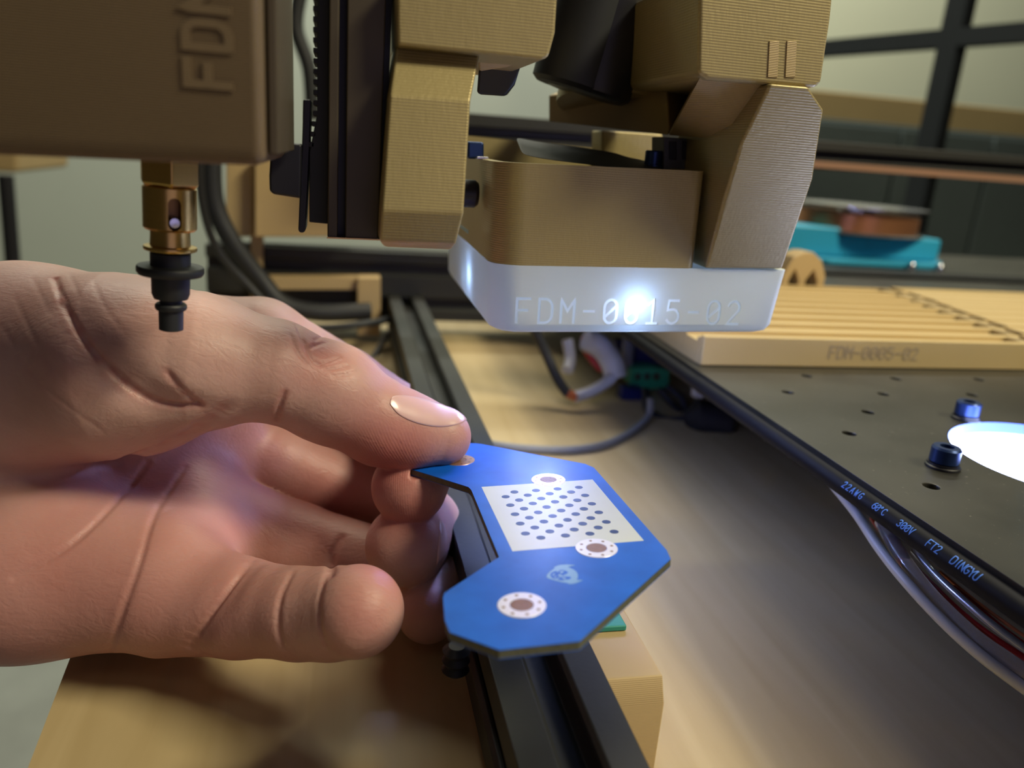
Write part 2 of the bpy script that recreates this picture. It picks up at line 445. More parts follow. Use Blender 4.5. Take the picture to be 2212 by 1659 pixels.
# gantry beam
za, zb_ = 111.5, 128.5
gb = obj('gantry_beam', prism([(40, 400, 0), (700, 400, 0), (700, 420, 0), (40, 420, 0)], (0, 0, .1)), M['black_alu'], smooth=False)
bpy.data.objects.remove(gb)
gb = empty('gantry_beam', (40, 400, 112), 'black horizontal gantry beam crossing behind the machine head and the window', 'beam')
t0 = at(1050, 247, Y=400); t1 = at(2212, 338, Y=400); b0 = at(1050, 327, Y=400); b1 = at(2212, 390, Y=400)
L = 330
def bar4(a, b, c, dd, w): return prism([a, b, dd, c], (0, w, 0))
dirt = (t1-t0)/(t1.x-t0.x); dirb = (b1-b0)/(b1.x-b0.x)
T0 = t0-dirt*60; T1 = t1+dirt*L; B0 = b0-dirb*60; B1 = b1+dirb*L
h0 = (T0.z-B0.z); h1 = (T1.z-B1.z)
def mixz(f): return T0.lerp(B0, f), T1.lerp(B1, f)
for nm, f0, f1, dy, mm in (('upper_rib', 0, .34, 0, 'black_alu'), ('slot_floor', .34, .62, 6, 'black_plastic'), ('lower_rib', .62, 1., 0, 'black_alu')):
    a, b = mixz(f0); c, d2 = mixz(f1)
    obj(nm, prism([a+Vector((0, dy, 0)), b+Vector((0, dy, 0)), d2+Vector((0, dy, 0)), c+Vector((0, dy, 0))], (0, 20-dy, 0)), M[mm], gb, bevel=.4)
a, b = at(1764, 362, Y=399), at(2212, 396, Y=399); dd = (b-a)/(b.x-a.x)
M['dusty_pink'] = mat('brown_strip', (.30, .17, .11), .5, 0, .1, 20)
obj('brown_strip', prism([a-dd*30, b+dd*120, b+dd*120+Vector((0, 0, 4)), a-dd*30+Vector((0, 0, 3.4))], (0, -3, 0)), M['dusty_pink'], gb)

# corner bracket and legs, tan filament, left of the rail
br = empty('corner_bracket', at(600, 600, Y=440), 'tan printed bracket frame on the left of the rear crossbar', 'bracket')
def tanbox(nm, px0, py0, px1, py1, Y, th, bev=.8, parent=br, m='gold_soft'):
    return obj(nm, ppx([(px0, py0), (px1, py0), (px1, py1), (px0, py1)], Y, th), M[m], parent, bevel=bev)
tanbox('block', 550, 338, 762, 512, 436, 40)
tanbox('side_wing', 488, 345, 548, 512, 446, 30)
tanbox('upright', 541, 500, 567, 645, 450, 8, .4)
tanbox('shelf', 567, 599, 800, 626, 444, 10, .4)
tanbox('leg', 772, 600, 822, 726, 440, 12, .6)
tanbox('leg', 541, 640, 590, 760, 440, 10, .6)
kb = obj('knee_brace', tube([at(838, 720, Y=430), at(790, 800, Y=395)], 1.6, smooth=False), M['grey_plastic'])
tag(kb, 'thin grey rod leaning beside the rail behind the thumb', 'rod')

# near foot clamped to the right side of the rail, with a teal pad under its rear end
ft = empty('rail_foot', (50, 110, 0), 'tan printed foot bolted to the right side of the rail below the board', 'foot')
fx = at(1442, 1480, Y=106).x
zt_, zf = 22.5, 2
prof = [(106, .2), (106, 19.6), (108.2, 23.9), (150, 24), (150, .2)]
obj('body', prism([(45.6, y, z) for y, z in prof], (fx-45.6, 0, 0)), M['gold_soft'], ft, bevel=.35)
pd_ = at(1290, 1345, Z=24.8)
obj('teal_pad', box(B(), (46.5, 121.5, 24.02), (54.3, 132, 25.2)), M['teal_plastic'], ft, bevel=.3)
fl = empty('rail_foot', (22, 90, 0), 'tan printed foot at the left side of the rail at the bottom edge', 'foot')
obj('body', prism([(16.5, -10, .2), (16.5, 88, .2), (16.5, 100, 7), (16.5, 100, 13), (16.5, -10, 13)], (9.0, 0, 0)), M['gold_soft'], fl, bevel=.9)
ck = obj('cable_clip', lathe(at(985, 1425, Y=118), [(1.5, -3), (2.6, -2), (1.9, -1), (2.6, 0), (1.9, 1), (2.6, 2), (1.5, 3)], n=16), M['black_plastic'])
tag(ck, 'small black ribbed clip on the left edge of the rail under the board', 'clip')

# staging plate with holes, cap screws, inspection light
def circ3(p, q, r):
    ax, ay, bx, by, cx, cy = p.x, p.y, q.x, q.y, r.x, r.y
    dd = 2*(ax*(by-cy)+bx*(cy-ay)+cx*(ay-by))
    ux = ((ax*ax+ay*ay)*(by-cy)+(bx*bx+by*by)*(cy-ay)+(cx*cx+cy*cy)*(ay-by))/dd
    uy = ((ax*ax+ay*ay)*(cx-bx)+(bx*bx+by*by)*(ax-cx)+(cx*cx+cy*cy)*(bx-ax))/dd
    return ux, uy, math.hypot(ax-ux, ay-uy)
ZP = 47.
hx, hy, hr = circ3(at(2048, 945, Z=ZP), at(2212, 1040, Z=ZP), at(2150, 912, Z=ZP))
print('hole', hx, hy, hr)
def plate_mat():
    t = NT('black_acetal_plate'); b = t.b
    tc = t.n('ShaderNodeTexCoord')
    n1 = t.n('ShaderNodeTexNoise', i_Scale=28., i_Detail=6.); t.l(tc.outputs['Object'], n1.inputs[0])
    n2 = t.n('ShaderNodeTexNoise', i_Scale=900., i_Detail=2.); t.l(tc.outputs['Object'], n2.inputs[0])
    cr = t.n('ShaderNodeValToRGB'); e = cr.color_ramp.elements
    e[0].position = .4; e[0].color = (.014, .014, .010, 1); e[1].position = .75; e[1].color = (.034, .032, .024, 1)
    t.l(n1.outputs[0], cr.inputs[0])
    c2 = t.n('ShaderNodeValToRGB'); e = c2.color_ramp.elements
    e[0].position = .70; e[0].color = (0, 0, 0, 1); e[1].position = .78; e[1].color = (.10, .09, .08, 1)
    t.l(n2.outputs[0], c2.inputs[0])
    mx = t.n('ShaderNodeMix', data_type='RGBA', blend_type='ADD'); mx.inputs[0].default_value = 1
    t.l(cr.outputs[0], mx.inputs[6]); t.l(c2.outputs[0], mx.inputs[7]); t.l(mx.outputs[2], b.inputs['Base Color'])
    mr = t.n('ShaderNodeMapRange', i_3=.30, i_4=.5); t.l(n1.outputs[0], mr.inputs[0]); t.l(mr.outputs[0], b.inputs['Roughness'])
    return t.m
M['plate'] = plate_mat()
pe = 113.4
plate_holes = [(1743, 812), (1935, 818), (2115, 820), (1702, 847), (1908, 851), (2100, 853), (1875, 890), (1835, 936), (2012, 1050)]
def plate():
    me_o = obj('staging_plate', box(B(), (pe, 20, ZP-3), (640, 620, ZP)), M['plate'], smooth=False)
    cut = B()
    for px, py in plate_holes:
        c = at(px, py, Z=ZP); lathe((c.x, c.y, ZP-6), [(1.75, 0), (1.75, 12)], cut, n=24)
    lathe((hx, hy, ZP-8), [(hr, 0), (hr, 16)], cut, n=96)
    co = obj('cutter', cut, M['plate'], smooth=False)
    md = me_o.modifiers.new('b', 'BOOLEAN'); md.object = co; md.operation = 'DIFFERENCE'; md.solver = 'EXACT'
    dg = bpy.context.evaluated_depsgraph_get()
    me = bpy.data.meshes.new_from_object(me_o.evaluated_get(dg)); me_o.modifiers.clear(); me_o.data = me
    bpy.data.objects.remove(co)
    bv = me_o.modifiers.new('bevel', 'BEVEL'); bv.width = .00025; bv.segments = 2; bv.limit_method = 'ANGLE'; bv.angle_limit = .6
    return me_o
pl = plate(); tag(pl, 'black perforated plate with small holes, right of the wooden area', 'plate')
# supports of the plate
for y in (300, 560):
    sp = obj('aluminium_extrusion', extrusion((300, y, 22), (640, y, 22), 20, 40, 1, 2), M['black_alu'], smooth=False)
    tag(sp, 'black support bar hidden under the near half of the perforated plate' if y == 300 else 'black support bar hidden under the far half of the perforated plate', 'rail')
def stackring(x, y, r0, r1, z0, z1, n=96):
    bm = B(); R4 = [[bm.verts.new((x+r*math.cos(2*math.pi*i/n), y+r*math.sin(2*math.pi*i/n), z)) for i in range(n)] for r, z in ((r0, z0), (r1, z0), (r1, z1), (r0, z1))]
    for a, b in zip(R4, R4[1:]+R4[:1]):
        for i in range(n): bm.faces.new([a[i], a[(i+1) % n], b[(i+1) % n], b[i]])
    return bm
def cap_screw(px, py_top, label, lean=0):
    # head 5.5 wide, base on the plate
    c = at(px, py_top, Z=ZP+5.4)
    e_ = empty('cap_screw', (c.x, c.y, ZP), label, 'screw', 'cap screws beside the inspection light')
    obj('washer', lathe((c.x, c.y, ZP+.05), [(3.9, 0), (3.9, .5), (3.6, .7), (3.6, 1.2)], n=32), M['black_plastic'], e_)
    obj('head', lathe((c.x, c.y, ZP+1.25), [(3.0, 0), (3.3, .3), (3.3, 3.5), (2.9, 4.0), (1.6, 4.0), (1.6, 1.8), (.01, 1.6)], n=32, caps=False), M['blue_screw'], e_)
cap_screw(2095, 866, 'black cap screw behind the glowing hole, nearer the feeder')
cap_screw(2047, 963, 'black cap screw at the left rim of the glowing hole')
lt = empty('inspection_light', (hx, hy, ZP-12), 'glowing white round light set in the hole of the black plate', 'light')
LED = (.50, .68, 1.0)
obj('light_disc', lathe((hx, hy, ZP-4.2), [(hr-.2, 0), (hr-.2, .5)], n=96), emis('led_panel', (.44, .52, 1.0), 22), lt)
obj('rim', stackring(hx, hy, hr-.12, hr+.0, ZP-3.1, ZP-.05), mat('rim_blue_light', (.035, .09, .30), .4), lt)  # added ring; its blue is LED light on the hole's black edge, painted in
obj('light_stop', lathe((hx, hy, ZP-9.0), [(hr+2.4, 0), (hr+2.4, 1.0)], n=64), M['black_plastic'], lt)  # unseen disc added to stop the panel lighting the table below
M['ring_wall'] = mat('ring_wall', (.55, .56, .60), .5)
bm = B(); n = 96; rr = [(hr+2.5, -8), (hr+2.5, -3.2), (hr+.3, -3.2), (hr+.3, -5.4), (hr+1.1, -5.4), (hr+1.1, -8)]
rings = [[bm.verts.new((hx+r*math.cos(2*math.pi*i/n), hy+r*math.sin(2*math.pi*i/n), ZP+h)) for i in range(n)] for r, h in rr]
for a, b in zip(rings, rings[1:]+rings[:1]):
    for i in range(n): bm.faces.new([a[i], a[(i+1) % n], b[(i+1) % n], b[i]])
obj('light_housing', bm, M['ring_wall'], lt)
obj('lens', lathe((hx, hy, ZP-5.4), [(8, 2), (8, 5), (7.2, 5.2), (7.2, 11), (6.2, 11.6)], n=48), M['teal_plastic'], lt)
c = at(2225, 800, Z=ZP)
ps = obj('standoff_post', lathe((c.x, 205, ZP), [(4, 0), (4, 26), (3.4, 27)], n=32), M['white_plastic'])
ps.location = (0, 0, 0); tag(ps, 'pale upright post at the right edge of the picture on the plate', 'post')

# strip feeders
ny = 9; ys0, ys1 = 231., at(1850, 617, Z=57).y
pitch = (ys1-ys0-3)/ny
ordn = ['frontmost', 'second', 'third', 'fourth', 'fifth', 'sixth', 'seventh', 'eighth', 'rearmost']
fr = empty('feeder_holder', (117, 231, ZP), 'tan printed holder with lettering, along the front of the ridged strips', 'holder')
obj('front_wall', box(B(), (117, 231, ZP+.02), (330, 234, 57.2)), M['tan_feeder'], fr, bevel=.5)
tp = at(1790, 773, Y=231)
bm = lettering('FDM-0005-02', lambda u, v, w: Vector((tp.x+u, 231-w*.5, tp.z+v)), 4.1, .75, pitch=.80, thick=.3)
M['tan_letter'] = mat('tan_letter', (.40, .31, .19), .5)
tx = obj('lettering', bm, M['tan_letter'], fr, smooth=False)
for i in range(ny):
    y0 = 234.1+i*pitch; y1 = y0+pitch-.25
    xe = 330+6*i
    f = empty('strip_feeder', (117, y0, ZP), '%s tan strip feeder %s' % (ordn[i], 'just behind the lettered holder' if i == 0 else ('in front of the blue tray' if i == ny-1 else 'counted from the lettered holder')), 'feeder', 'tan strip feeders on the black plate')
    h = 56.2
    obj('channel', prism([(117, y0, ZP+.02), (117, y1, ZP+.02), (117, y1, h), (117, y1-2.0, h), (117, y1-2.0, h-1.6), (117, y0+2.0, h-1.6), (117, y0+2.0, h), (117, y0, h)], (xe-117, 0, 0)), M['tan_feeder'], f, bevel=.25)
    # cover strip stepped back to the right
    xs = at([2235, 2200, 2160, 2115, 2075, 2040, 2010, 1975, 1935][i], 690-9*i, Y=y0+4).x
    obj('cover', box(B(), (xs+3, y0+1.2, h+.02), (xe, y1-1.2, h+1.0)), M['tan_feeder'], f, bevel=.25)
    obj('tape_stop', box(B(), (xs-4, y0+2.3, h-1.5), (xs, y1-2.3, h+.3)), M['gold_dark'], f, bevel=.2)
# arched clip
c0 = at(1690, 603, Y=352); c1 = at(1782, 603, Y=352); ct = at(1740, 545, Y=352)
bm = B()
def archbar(xa, xb, za, zb): box(bm, (xa, 352, za), (xb, 366, zb))
w_ = c1.x-c0.x
pts = [Vector((c0.x, 352, ZP+.1))]
pr = [(0, 0), (0, .55), (.18, .9), (.42, 1), (.62, 1), (.85, .85), (1, .55), (1, 0), (.82, 0), (.82, .45), (.70, .66), (.55, .45), (.55, 0), (.38, 0), (.38, .45), (.26, .66), (.16, .45), (.16, 0)]
hh = ct.z-ZP
cl = obj('arched_clip', prism([(c0.x+u*w_, 352, ZP+.1+v*hh) for u, v in pr], (0, 12, 0)), M['gold_soft'], bevel=.5)
tag(cl, 'tan double-arched printed clip behind the strip feeders', 'clip')
# blue tray with reel
cc = at(1880, 555, Z=ZP); ccY = 560.
cc = at(1885, 530, Y=ccY); tr = empty('parts_tray', (cc.x, ccY, ZP), 'bright blue tray on the far end of the black plate', 'tray')
xl, xr_ = at(1700, 540, Y=530).x, at(2040, 545, Y=530).x
prt = [(xl, 530), (xl+25, 512), (xr_-20, 508), (xr_, 530), (xr_, 590), (xl+15, 600), (xl-10, 570)]
obj('tray_base', prism([(x, y, ZP+.1) for x, y in prt], (0, 0, 4)), M['cyan'], tr, bevel=1)
obj('tray_wall', prism([(x, 528, ZP+4) for x in (xl+38, xr_-6)]+[(xr_-6, 580, ZP+4), (xl+38, 580, ZP+4)], (0, 0, 17)), M['cyan'], tr, bevel=2)
obj('tray_ear', prism([(xl-8, 533, ZP+4), (xl+40, 526, ZP+4), (xl+40, 560, ZP+4), (xl-8, 560, ZP+4)], (0, 0, 22)), M['cyan'], tr, bevel=2)
rx = (xl+xr_)/2+6
re = empty('tape_reel', (rx, 560, ZP+21), 'clear and copper coloured tape reel lying on the blue tray', 'reel')
obj('lower_disc', lathe((rx, 562, ZP+22), [(10, 0), (52, 0), (52, 1.2), (10, 1.2)], n=64), M['glass'], re)
obj('wound_tape', lathe((rx, 562, ZP+23.3), [(47, 0), (47, 13)], n=64), M['copper'], re)
obj('hub', lathe((rx, 562, ZP+36.4), [(14, 0), (14, 4)], n=48), M['steel'], re)
obj('upper_disc', lathe((rx, 562, ZP+40.6), [(8, 0), (52, 0), (52, 1.2), (8, 1.2)], n=64), M['steel'], re)
for px in (1970, 2031):
    p = at(px, 560, Y=507)
    sb = obj('bolt', lathe((p.x, 506, ZP+.1), [(3.2, 0), (3.2, 3), (2.2, 4.6), (.4, 5.0)], n=24), M['steel'])
    tag(sb, 'shiny bolt head on the plate below the blue tray, %s of the pair' % ('left' if px == 1970 else 'right'), 'bolt')
# ================================================================== camera housing with ring light
O = at(1060, 722, Y=168); ux = (at(1665, 721, Y=168)-O).normalized(); uy = Vector((0, 1, 0)); uz = ux.cross(uy)
def T(x, y, z): return O+ux*x+uy*y+uz*z
def loc(px, py, y=0):
    p = at(px, py, Y=168+y)-O
    return p.dot(ux), p.dot(uz)
WID = loc(1668, 712)[0]
hW = loc(1300, 577)[1]
hG = loc(1300, 360)[1]
print('block', WID, hW, hG)
DEP = 84.
def plan(r, x0, x1, y0, y1, n=8, rr=2.0):
    p = []
    def c(cx, cy, a0, a1, r):
        for i in range(n+1):
            a = math.radians(a0+(a1-a0)*i/n); p.append((cx+r*math.cos(a), cy+r*math.sin(a)))
    c(x0+r, y0+r, 180, 270, r); c(x1-rr, y0+rr, 270, 360, rr); c(x1-r, y1-r, 0, 90, r); c(x0+r, y1-r, 90, 180, r)
    return p
def stack(levels, caps=(True, True)):
    bm = B(); rings = [[bm.verts.new(T(x, y, z)) for x, y in pl_] for pl_, z in levels]
    n = len(rings[0])
    for a, b in zip(rings, rings[1:]):
        for i in range(n): bm.faces.new([a[i], a[(i+1) % n], b[(i+1) % n], b[i]])
    if caps[0]: bm.faces.new(rings[0][::-1])
    if caps[1]: bm.faces.new(rings[-1])
    return bm
ch = empty('camera_housing', T(0, 0, 0), 'bronze printed camera housing with a glowing white lettered diffuser below', 'camera housing')
# white diffuser: translucent shell lit by the lamps inside it
def diff_mat(name, tint, tr, gl):
    t = NT(name); b = t.b
    b.inputs['Base Color'].default_value = (*tint, 1); b.inputs['Roughness'].default_value = .38
    tl = t.n('ShaderNodeBsdfTranslucent'); tl.inputs[0].default_value = (*tr, 1)
    tc = t.n('ShaderNodeTexCoord'); sx = t.n('ShaderNodeSeparateXYZ'); t.l(tc.outputs['Object'], sx.inputs[0])
    ml = t.n('ShaderNodeMath', operation='MULTIPLY'); ml.inputs[1].default_value = 2*math.pi/.0003; t.l(sx.outputs[2], ml.inputs[0])
    sn = t.n('ShaderNodeMath', operation='SINE'); t.l(ml.outputs[0], sn.inputs[0])
    bp = t.n('ShaderNodeBump', i_Strength=.12, i_Distance=.00006); t.l(sn.outputs[0], bp.inputs['Height']); t.l(bp.outputs[0], b.inputs['Normal'])
    mx = t.n('ShaderNodeMixShader'); mx.inputs[0].default_value = gl
    t.l(b.outputs[0], mx.inputs[1]); t.l(tl.outputs[0], mx.inputs[2]); t.l(mx.outputs[0], t.out.inputs[0])
    return t.m
M['diffuser'] = diff_mat('milky_filament', (.80, .84, .78), (.62, .72, .80), .34)
M['diffuser_text'] = diff_mat('thin_milky_filament', (.85, .90, .95), (1., 1., 1.), .85)
lv = [(plan(5, 2.2, WID-2.6, 2.2, DEP-2), 0.), (plan(6.5, .7, WID-.9, .7, DEP-.7), .7), (plan(7, 0, WID, 0, DEP), 2.2), (plan(7, -.25, WID+1.9, 0, DEP), hW)]
p0 = loc(1115, 697); p1 = loc(1592, 700)
h_ = loc(1115, 645)[1]-p0[1]; pit = (p1[0]-p0[0])/h_/(10+.55)
sl = (p1[1]-p0[1])/(p1[0]-p0[0])
df = obj('diffuser', stack(lv), [M['diffuser'], M['diffuser_text']], ch, sharp=25)
bm = lettering('FDM-0015-02', lambda u, v, w: T(p0[0]+u, -.13-w, p0[1]+v+sl*u), h_, .62, pitch=pit, thick=.30)
for f in bm.faces: f.material_index = 1
co = obj('cutter', bm, [M['diffuser'], M['diffuser_text']])
carve(df, co)
# bronze shell: walled box, open at the top
zt0 = hW+.02
XR = loc(1517, 450)[0]
o_ = plan(7, -.1, XR, .1, DEP); i_ = plan(4.5, 2.6, XR-2.6, 2.7, DEP-2.5)
top = [hG+.3+(-.35)*0 for _ in o_]
bm = B()
def ring_(pl_, z): return [bm.verts.new(T(x, y, z)) for x, y in pl_]
a, b, c, d_ = ring_(o_, zt0), ring_(o_, hG), ring_(i_, hG), ring_(i_, zt0)
for p, q in ((a, b), (b, c), (c, d_), (d_, a)):
    for i in range(len(p)): bm.faces.new([p[i], p[(i+1) % len(p)], q[(i+1) % len(p)], q[i]])
obj('housing_shell', bm, M['gold'], ch, sharp=40)
obj('back_wall', hull([T(4, DEP-8, hG-3), T(WID-8, DEP-8, hG-3), T(4, DEP-8, hG+5.6), T(WID-8, DEP-8, hG+3), T(4, DEP-5, hG-3), T(WID-8, DEP-5, hG-3), T(4, DEP-5, hG+5.6), T(WID-8, DEP-5, hG+3)]), M['gold'], ch)
obj('interior_board', box(B(), T(4, 4, hG-8), T(WID-6, DEP-8, hG-6.6)), M['black_plastic'], ch)
lx, lz = loc(1268, 724, 30)
obj('lens', lathe(T(lx+1, 24, -2.6), [(1., 0), (6.0, .3), (6.4, 1.2), (6.4, 3.4)], n=48, axis=uz), M['black_plastic'], ch)
# inner post, screw, connectors, black cloth
obj('post', ppx([(1300, 282), (1432, 290), (1432, 372), (1300, 362)], 222, 10), M['gold'], ch, bevel=.5)
ps_ = at(1410, 350, Y=184)
obj('adjusting_screw', lathe(ps_, [(2.4, -3), (2.4, -.6), (2.0, -.5), (2.0, 2.4), (1.7, 2.7)], n=28, axis=uz), M['blue_screw'], ch)
cn = obj('connector', ppx([(1434, 296), (1532, 303), (1530, 372), (1434, 368)], 182, 8), M['grey_plastic'], ch, bevel=.3)
for x in (1446, 1474): obj('slot', ppx([(x, 305), (x+16, 306), (x+16, 346), (x, 345)], 181.7, .6), M['black_plastic'], cn, bevel=.1)
obj('white_latch', ppx([(1506, 300), (1528, 301), (1526, 362), (1500, 360)], 180.5, 1.4), M['white_plastic'], cn, bevel=.2)
obj('flat_cable_board', ppx([(1010, 305), (1046, 307), (1046, 345), (1010, 343)], 186, 6), M['blue_screw'], ch, bevel=.6)
obj('pin', ppx([(1030, 338), (1056, 339), (1056, 344), (1030, 344)], 183, 3), M['steel'], ch, bevel=.2)
obj('side_fitting', lathe(at(1012, 418, Y=185), [(2.6, -2.2), (3.2, -1.4), (3.2, 1.4), (2.6, 2.2)], n=28, axis=(1, 0, 0)), M['black_plastic'], ch)
obj('side_foil', hull([at(990, 482, Y=190), at(1012, 498, Y=184), at(1012, 506, Y=184), at(990, 489, Y=190), at(994, 482, Y=191), at(1014, 498, Y=185)]), M['steel'], ch)
up = [(1113, 294), (1140, 301), (1190, 309), (1250, 316), (1330, 327), (1352, 338), (1390, 344), (1430, 356)]
lo = [(1128, 332), (1150, 338), (1190, 345), (1250, 352), (1330, 362), (1352, 362), (1390, 364), (1430, 366)]
bm = B(); g = []
for i, (u_, l_) in enumerate(zip(up, lo)):
    g.append([bm.verts.new(at(u_[0]+(l_[0]-u_[0])*f, u_[1]+(l_[1]-u_[1])*f, Y=196+6*math.sin(i*.9)*(1-f)-22*f)) for f in (0, .3, .6, 1)])
for a, b in zip(g, g[1:]):
    for i in range(3): bm.faces.new([a[i], b[i], b[i+1], a[i+1]])
tc_ = obj('tape_flap', bm, M['black_cloth'], ch, sharp=80)
so = tc_.modifiers.new('s', 'SOLIDIFY'); so.thickness = .0003
sb = tc_.modifiers.new('u', 'SUBSURF'); sb.levels = sb.render_levels = 2
# lamps of the ring light (they belong to the diffuser)
DEG = (.46, .64, 1.0)
lx2, lz2 = loc(1362, 648, 4)
point('ring_led_front', T(lx2, 3.6, lz2-.2)*MM, .0065, DEG, .0012)
lx3, lz3 = loc(1190, 640, 9); point('ring_led', T(lx3, 14, 9)*MM, .0016, DEG, .002)
lx3, lz3 = loc(1550, 640, 9); point('ring_led', T(lx3, 14, 9)*MM, .0016, DEG, .002)
point('ring_led', T(3.2, 34, 8.5)*MM, .0048, DEG, .0015)
point('ring_led', T(3.6, 44, 6)*MM, .001, DEG, .0015)
point('ring_led', T(30, 45, 8)*MM, .0005, DEG, .003)
dl = area('ring_light_down', T(WID*.45, 34, -.6)*MM, T(WID*.45, 34, -60)*MM, .046, .04, (.36, .48, 1.0), .056)
for lx_, ly_, pw in ((19, 20, .07), (19, 58, .012), (58, 20, .012)):
    point('ring_led_below', T(lx_, ly_, -3.2)*MM, pw, (.36, .44, 1.0), .003)

# ------------------------------------------------------------------ machine head: bracket, arm, column
mh = empty('machine_head', at(900, 500, Y=150), 'bronze printed machine head arms and column above the thumb', 'machine head')
def P(px, py, Y): return at(px, py, Y=Y)
# right bracket: leaning plate, left side shows dark
fr_ = [(1664, 180), (1748, 187), (1781, 236), (1757, 386), (1691, 581), (1524, 580), (1563, 430), (1600, 310)]
def yb(py): return 167.5-19*max(0, (580-py))/400.
bm = B()
front = [P(x, y, yb(y)) for x, y in fr_]
prism(front, (0, 34, 0), bm)
obj('side_bracket', bm, M['gold'], ch, bevel=.7, seg=2)
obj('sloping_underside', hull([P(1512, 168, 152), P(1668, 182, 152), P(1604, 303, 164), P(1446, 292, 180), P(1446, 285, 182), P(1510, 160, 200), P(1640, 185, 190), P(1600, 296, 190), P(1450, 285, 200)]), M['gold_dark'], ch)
obj('upper_right_block', ppx([(1512, -60), (1806, -60), (1796, 40), (1776, 178), (1762, 190), (1530, 172), (1508, 158)], 150, 46), M['gold'], ch, bevel=1.0)
for x0, x1 in ((1662, 1684), (1700, 1722)):
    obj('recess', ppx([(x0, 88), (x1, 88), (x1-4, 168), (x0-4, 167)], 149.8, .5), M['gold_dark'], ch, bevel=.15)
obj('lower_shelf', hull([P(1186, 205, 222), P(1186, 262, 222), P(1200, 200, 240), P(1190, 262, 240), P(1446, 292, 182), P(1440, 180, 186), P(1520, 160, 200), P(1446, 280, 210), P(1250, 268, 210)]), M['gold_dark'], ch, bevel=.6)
obj('motor_pocket_rim', lathe(P(1330, 222, 206), [(15.5, -1.5), (15.5, 1), (12, 1.4)], n=48, axis=(.1, .2, 1)), M['gold'], ch)
# left arm in front of the housing
xL = lambda y: 838-(y-200)*.055
bm = B()
rows = [(92, 146, 858, 1040), (205, 138, 842, 1017), (455, 135.5, 824, 1002), (520, 138, 820, 985), (533, 140.5, 830, 975)]
ff = [(P(xl_, y, Y), P(xr__, y+(12 if y < 300 else 6), Y)) for y, Y, xl_, xr__ in rows]
vs = [(bm.verts.new(a), bm.verts.new(b), bm.verts.new(b+Vector((0, 26 if k < 1 else 20, 0))), bm.verts.new(a+Vector((0, 26 if k < 1 else 20, 0)))) for k, (a, b) in enumerate(ff)]
for q, w in zip(vs, vs[1:]):
    for i in range(4): bm.faces.new([q[i], q[(i+1) % 4], w[(i+1) % 4], w[i]])
bm.faces.new(vs[0]); bm.faces.new(vs[-1][::-1])
obj('front_arm', bm, M['gold'], mh, bevel=.5)
obj('upper_left_block', ppx([(856, -60), (1208, -60), (1200, 70), (1186, 122), (1172, 130), (858, 98)], 141, 42), M['gold'], mh, bevel=1.4)
obj('block_base', hull([P(1030, 106, 148), P(1180, 126, 148), P(1128, 140, 158), P(1036, 154, 160), P(1030, 104, 180), P(1180, 124, 180), P(1036, 150, 176)]), M['gold_soft'], mh, bevel=.4)
obj('cable_plug', hull([P(1034, 150, 166), P(1126, 138, 166), P(1112, 184, 168), P(1090, 208, 168), P(1030, 204, 168), P(1034, 150, 180), P(1126, 138, 180), P(1095, 206, 180)]), M['black_plastic'], mh, bevel=.5)
# column: slotted bar, left of the arm
col = [(706, -60, 850, -60), (706, 513, 823, 517)]
cl_ = empty('vertical_rail', P(760, 515, 146), 'dark warm-tinted slotted vertical rail left of the bronze arm', 'rail')
def strip(nm, a0, a1, b0, b1, Y, th, m, bev=.2):
    return obj(nm, prism([P(a0, -60, Y), P(a1, -60, Y), P(b1, 515+(b1-706)*.035, Y), P(b0, 513+(b0-706)*.035, Y)], (0, th, 0)), M[m], cl_, bevel=bev)
strip('left_lip', 712, 734, 707, 729, 146, 14, 'brown_alu', .3)
strip('groove', 733, 752, 728, 746, 149, 11, 'black_plastic', 0)
strip('right_face', 751, 836, 745, 817, 146, 14, 'brown_alu', .3)
strip('edge_groove', 836, 850, 817, 826, 149, 10, 'black_plastic', 0)
obj('end_cap', hull([P(706, 512, 145.6), P(826, 517, 145.6), P(826, 520, 146.4), P(706, 515, 146.4), P(706, 512, 160), P(826, 517, 160)]), M['gold_soft'], cl_)
# toothed belt left of the column
bm = B()
zt_b = P(690, -60, 150); zb_b = P(690, 482, 150)
prism([P(686, -60, 150), P(712, -60, 150), P(708, 484, 150), P(668, 480, 150), P(668, 330, 150), P(684, 250, 150)], (0, 8, 0), bm)
be = obj('drive_belt', bm, M['black_rubber'], bevel=.2); tag(be, 'black toothed drive belt hanging left of the vertical rail', 'belt')
bm = B(); y = -40
while y < 330:
    c = P(685-max(0, y-240)*.14, y, 154); box(bm, c+Vector((-.55, -4, -.45)), c+Vector((.5, 4, .45))); y += 22
tt = obj('belt_teeth', bm, M['black_rubber'], be, bevel=.15); tag(tt, kind='stuff')
kn = empty('clamp_plate', P(655, 400, 150), 'thin black upright clamp plate with a rounded black knob', 'clamp')
obj('plate', ppx([(655, 215), (672, 215), (668, 330), (660, 498), (656, 503), (648, 503), (644, 498), (648, 400), (652, 320)], 150, 7), M['black_plastic'], kn, bevel=.3)
obj('knob', ppx([(590, 306), (652, 312), (650, 429), (590, 420), (582, 412), (581, 380), (585, 316)], 148, 10), M['black_plastic'], kn, bevel=1.2, seg=3)
# stepper motor: dark drum
mo = empty('motor', P(1270, 210, 200), 'black cylindrical motor hanging between the upper bronze blocks', 'motor')
axm = Vector((.20, -.05, 1)).normalized()
cb_ = P(1268, 192, 196)
obj('drum', lathe(cb_, [(9.5, -1.4), (10.8, -.6), (11.0, .6), (11.0, 34)], n=64, axis=axm), M['black_plastic'], mo)
obj('flange', lathe(cb_+Vector((-4.5, -1.5, .5)), [(8.6, -1), (9.8, 0), (9.8, 30)], n=64, axis=axm), M['black_rubber'], mo)

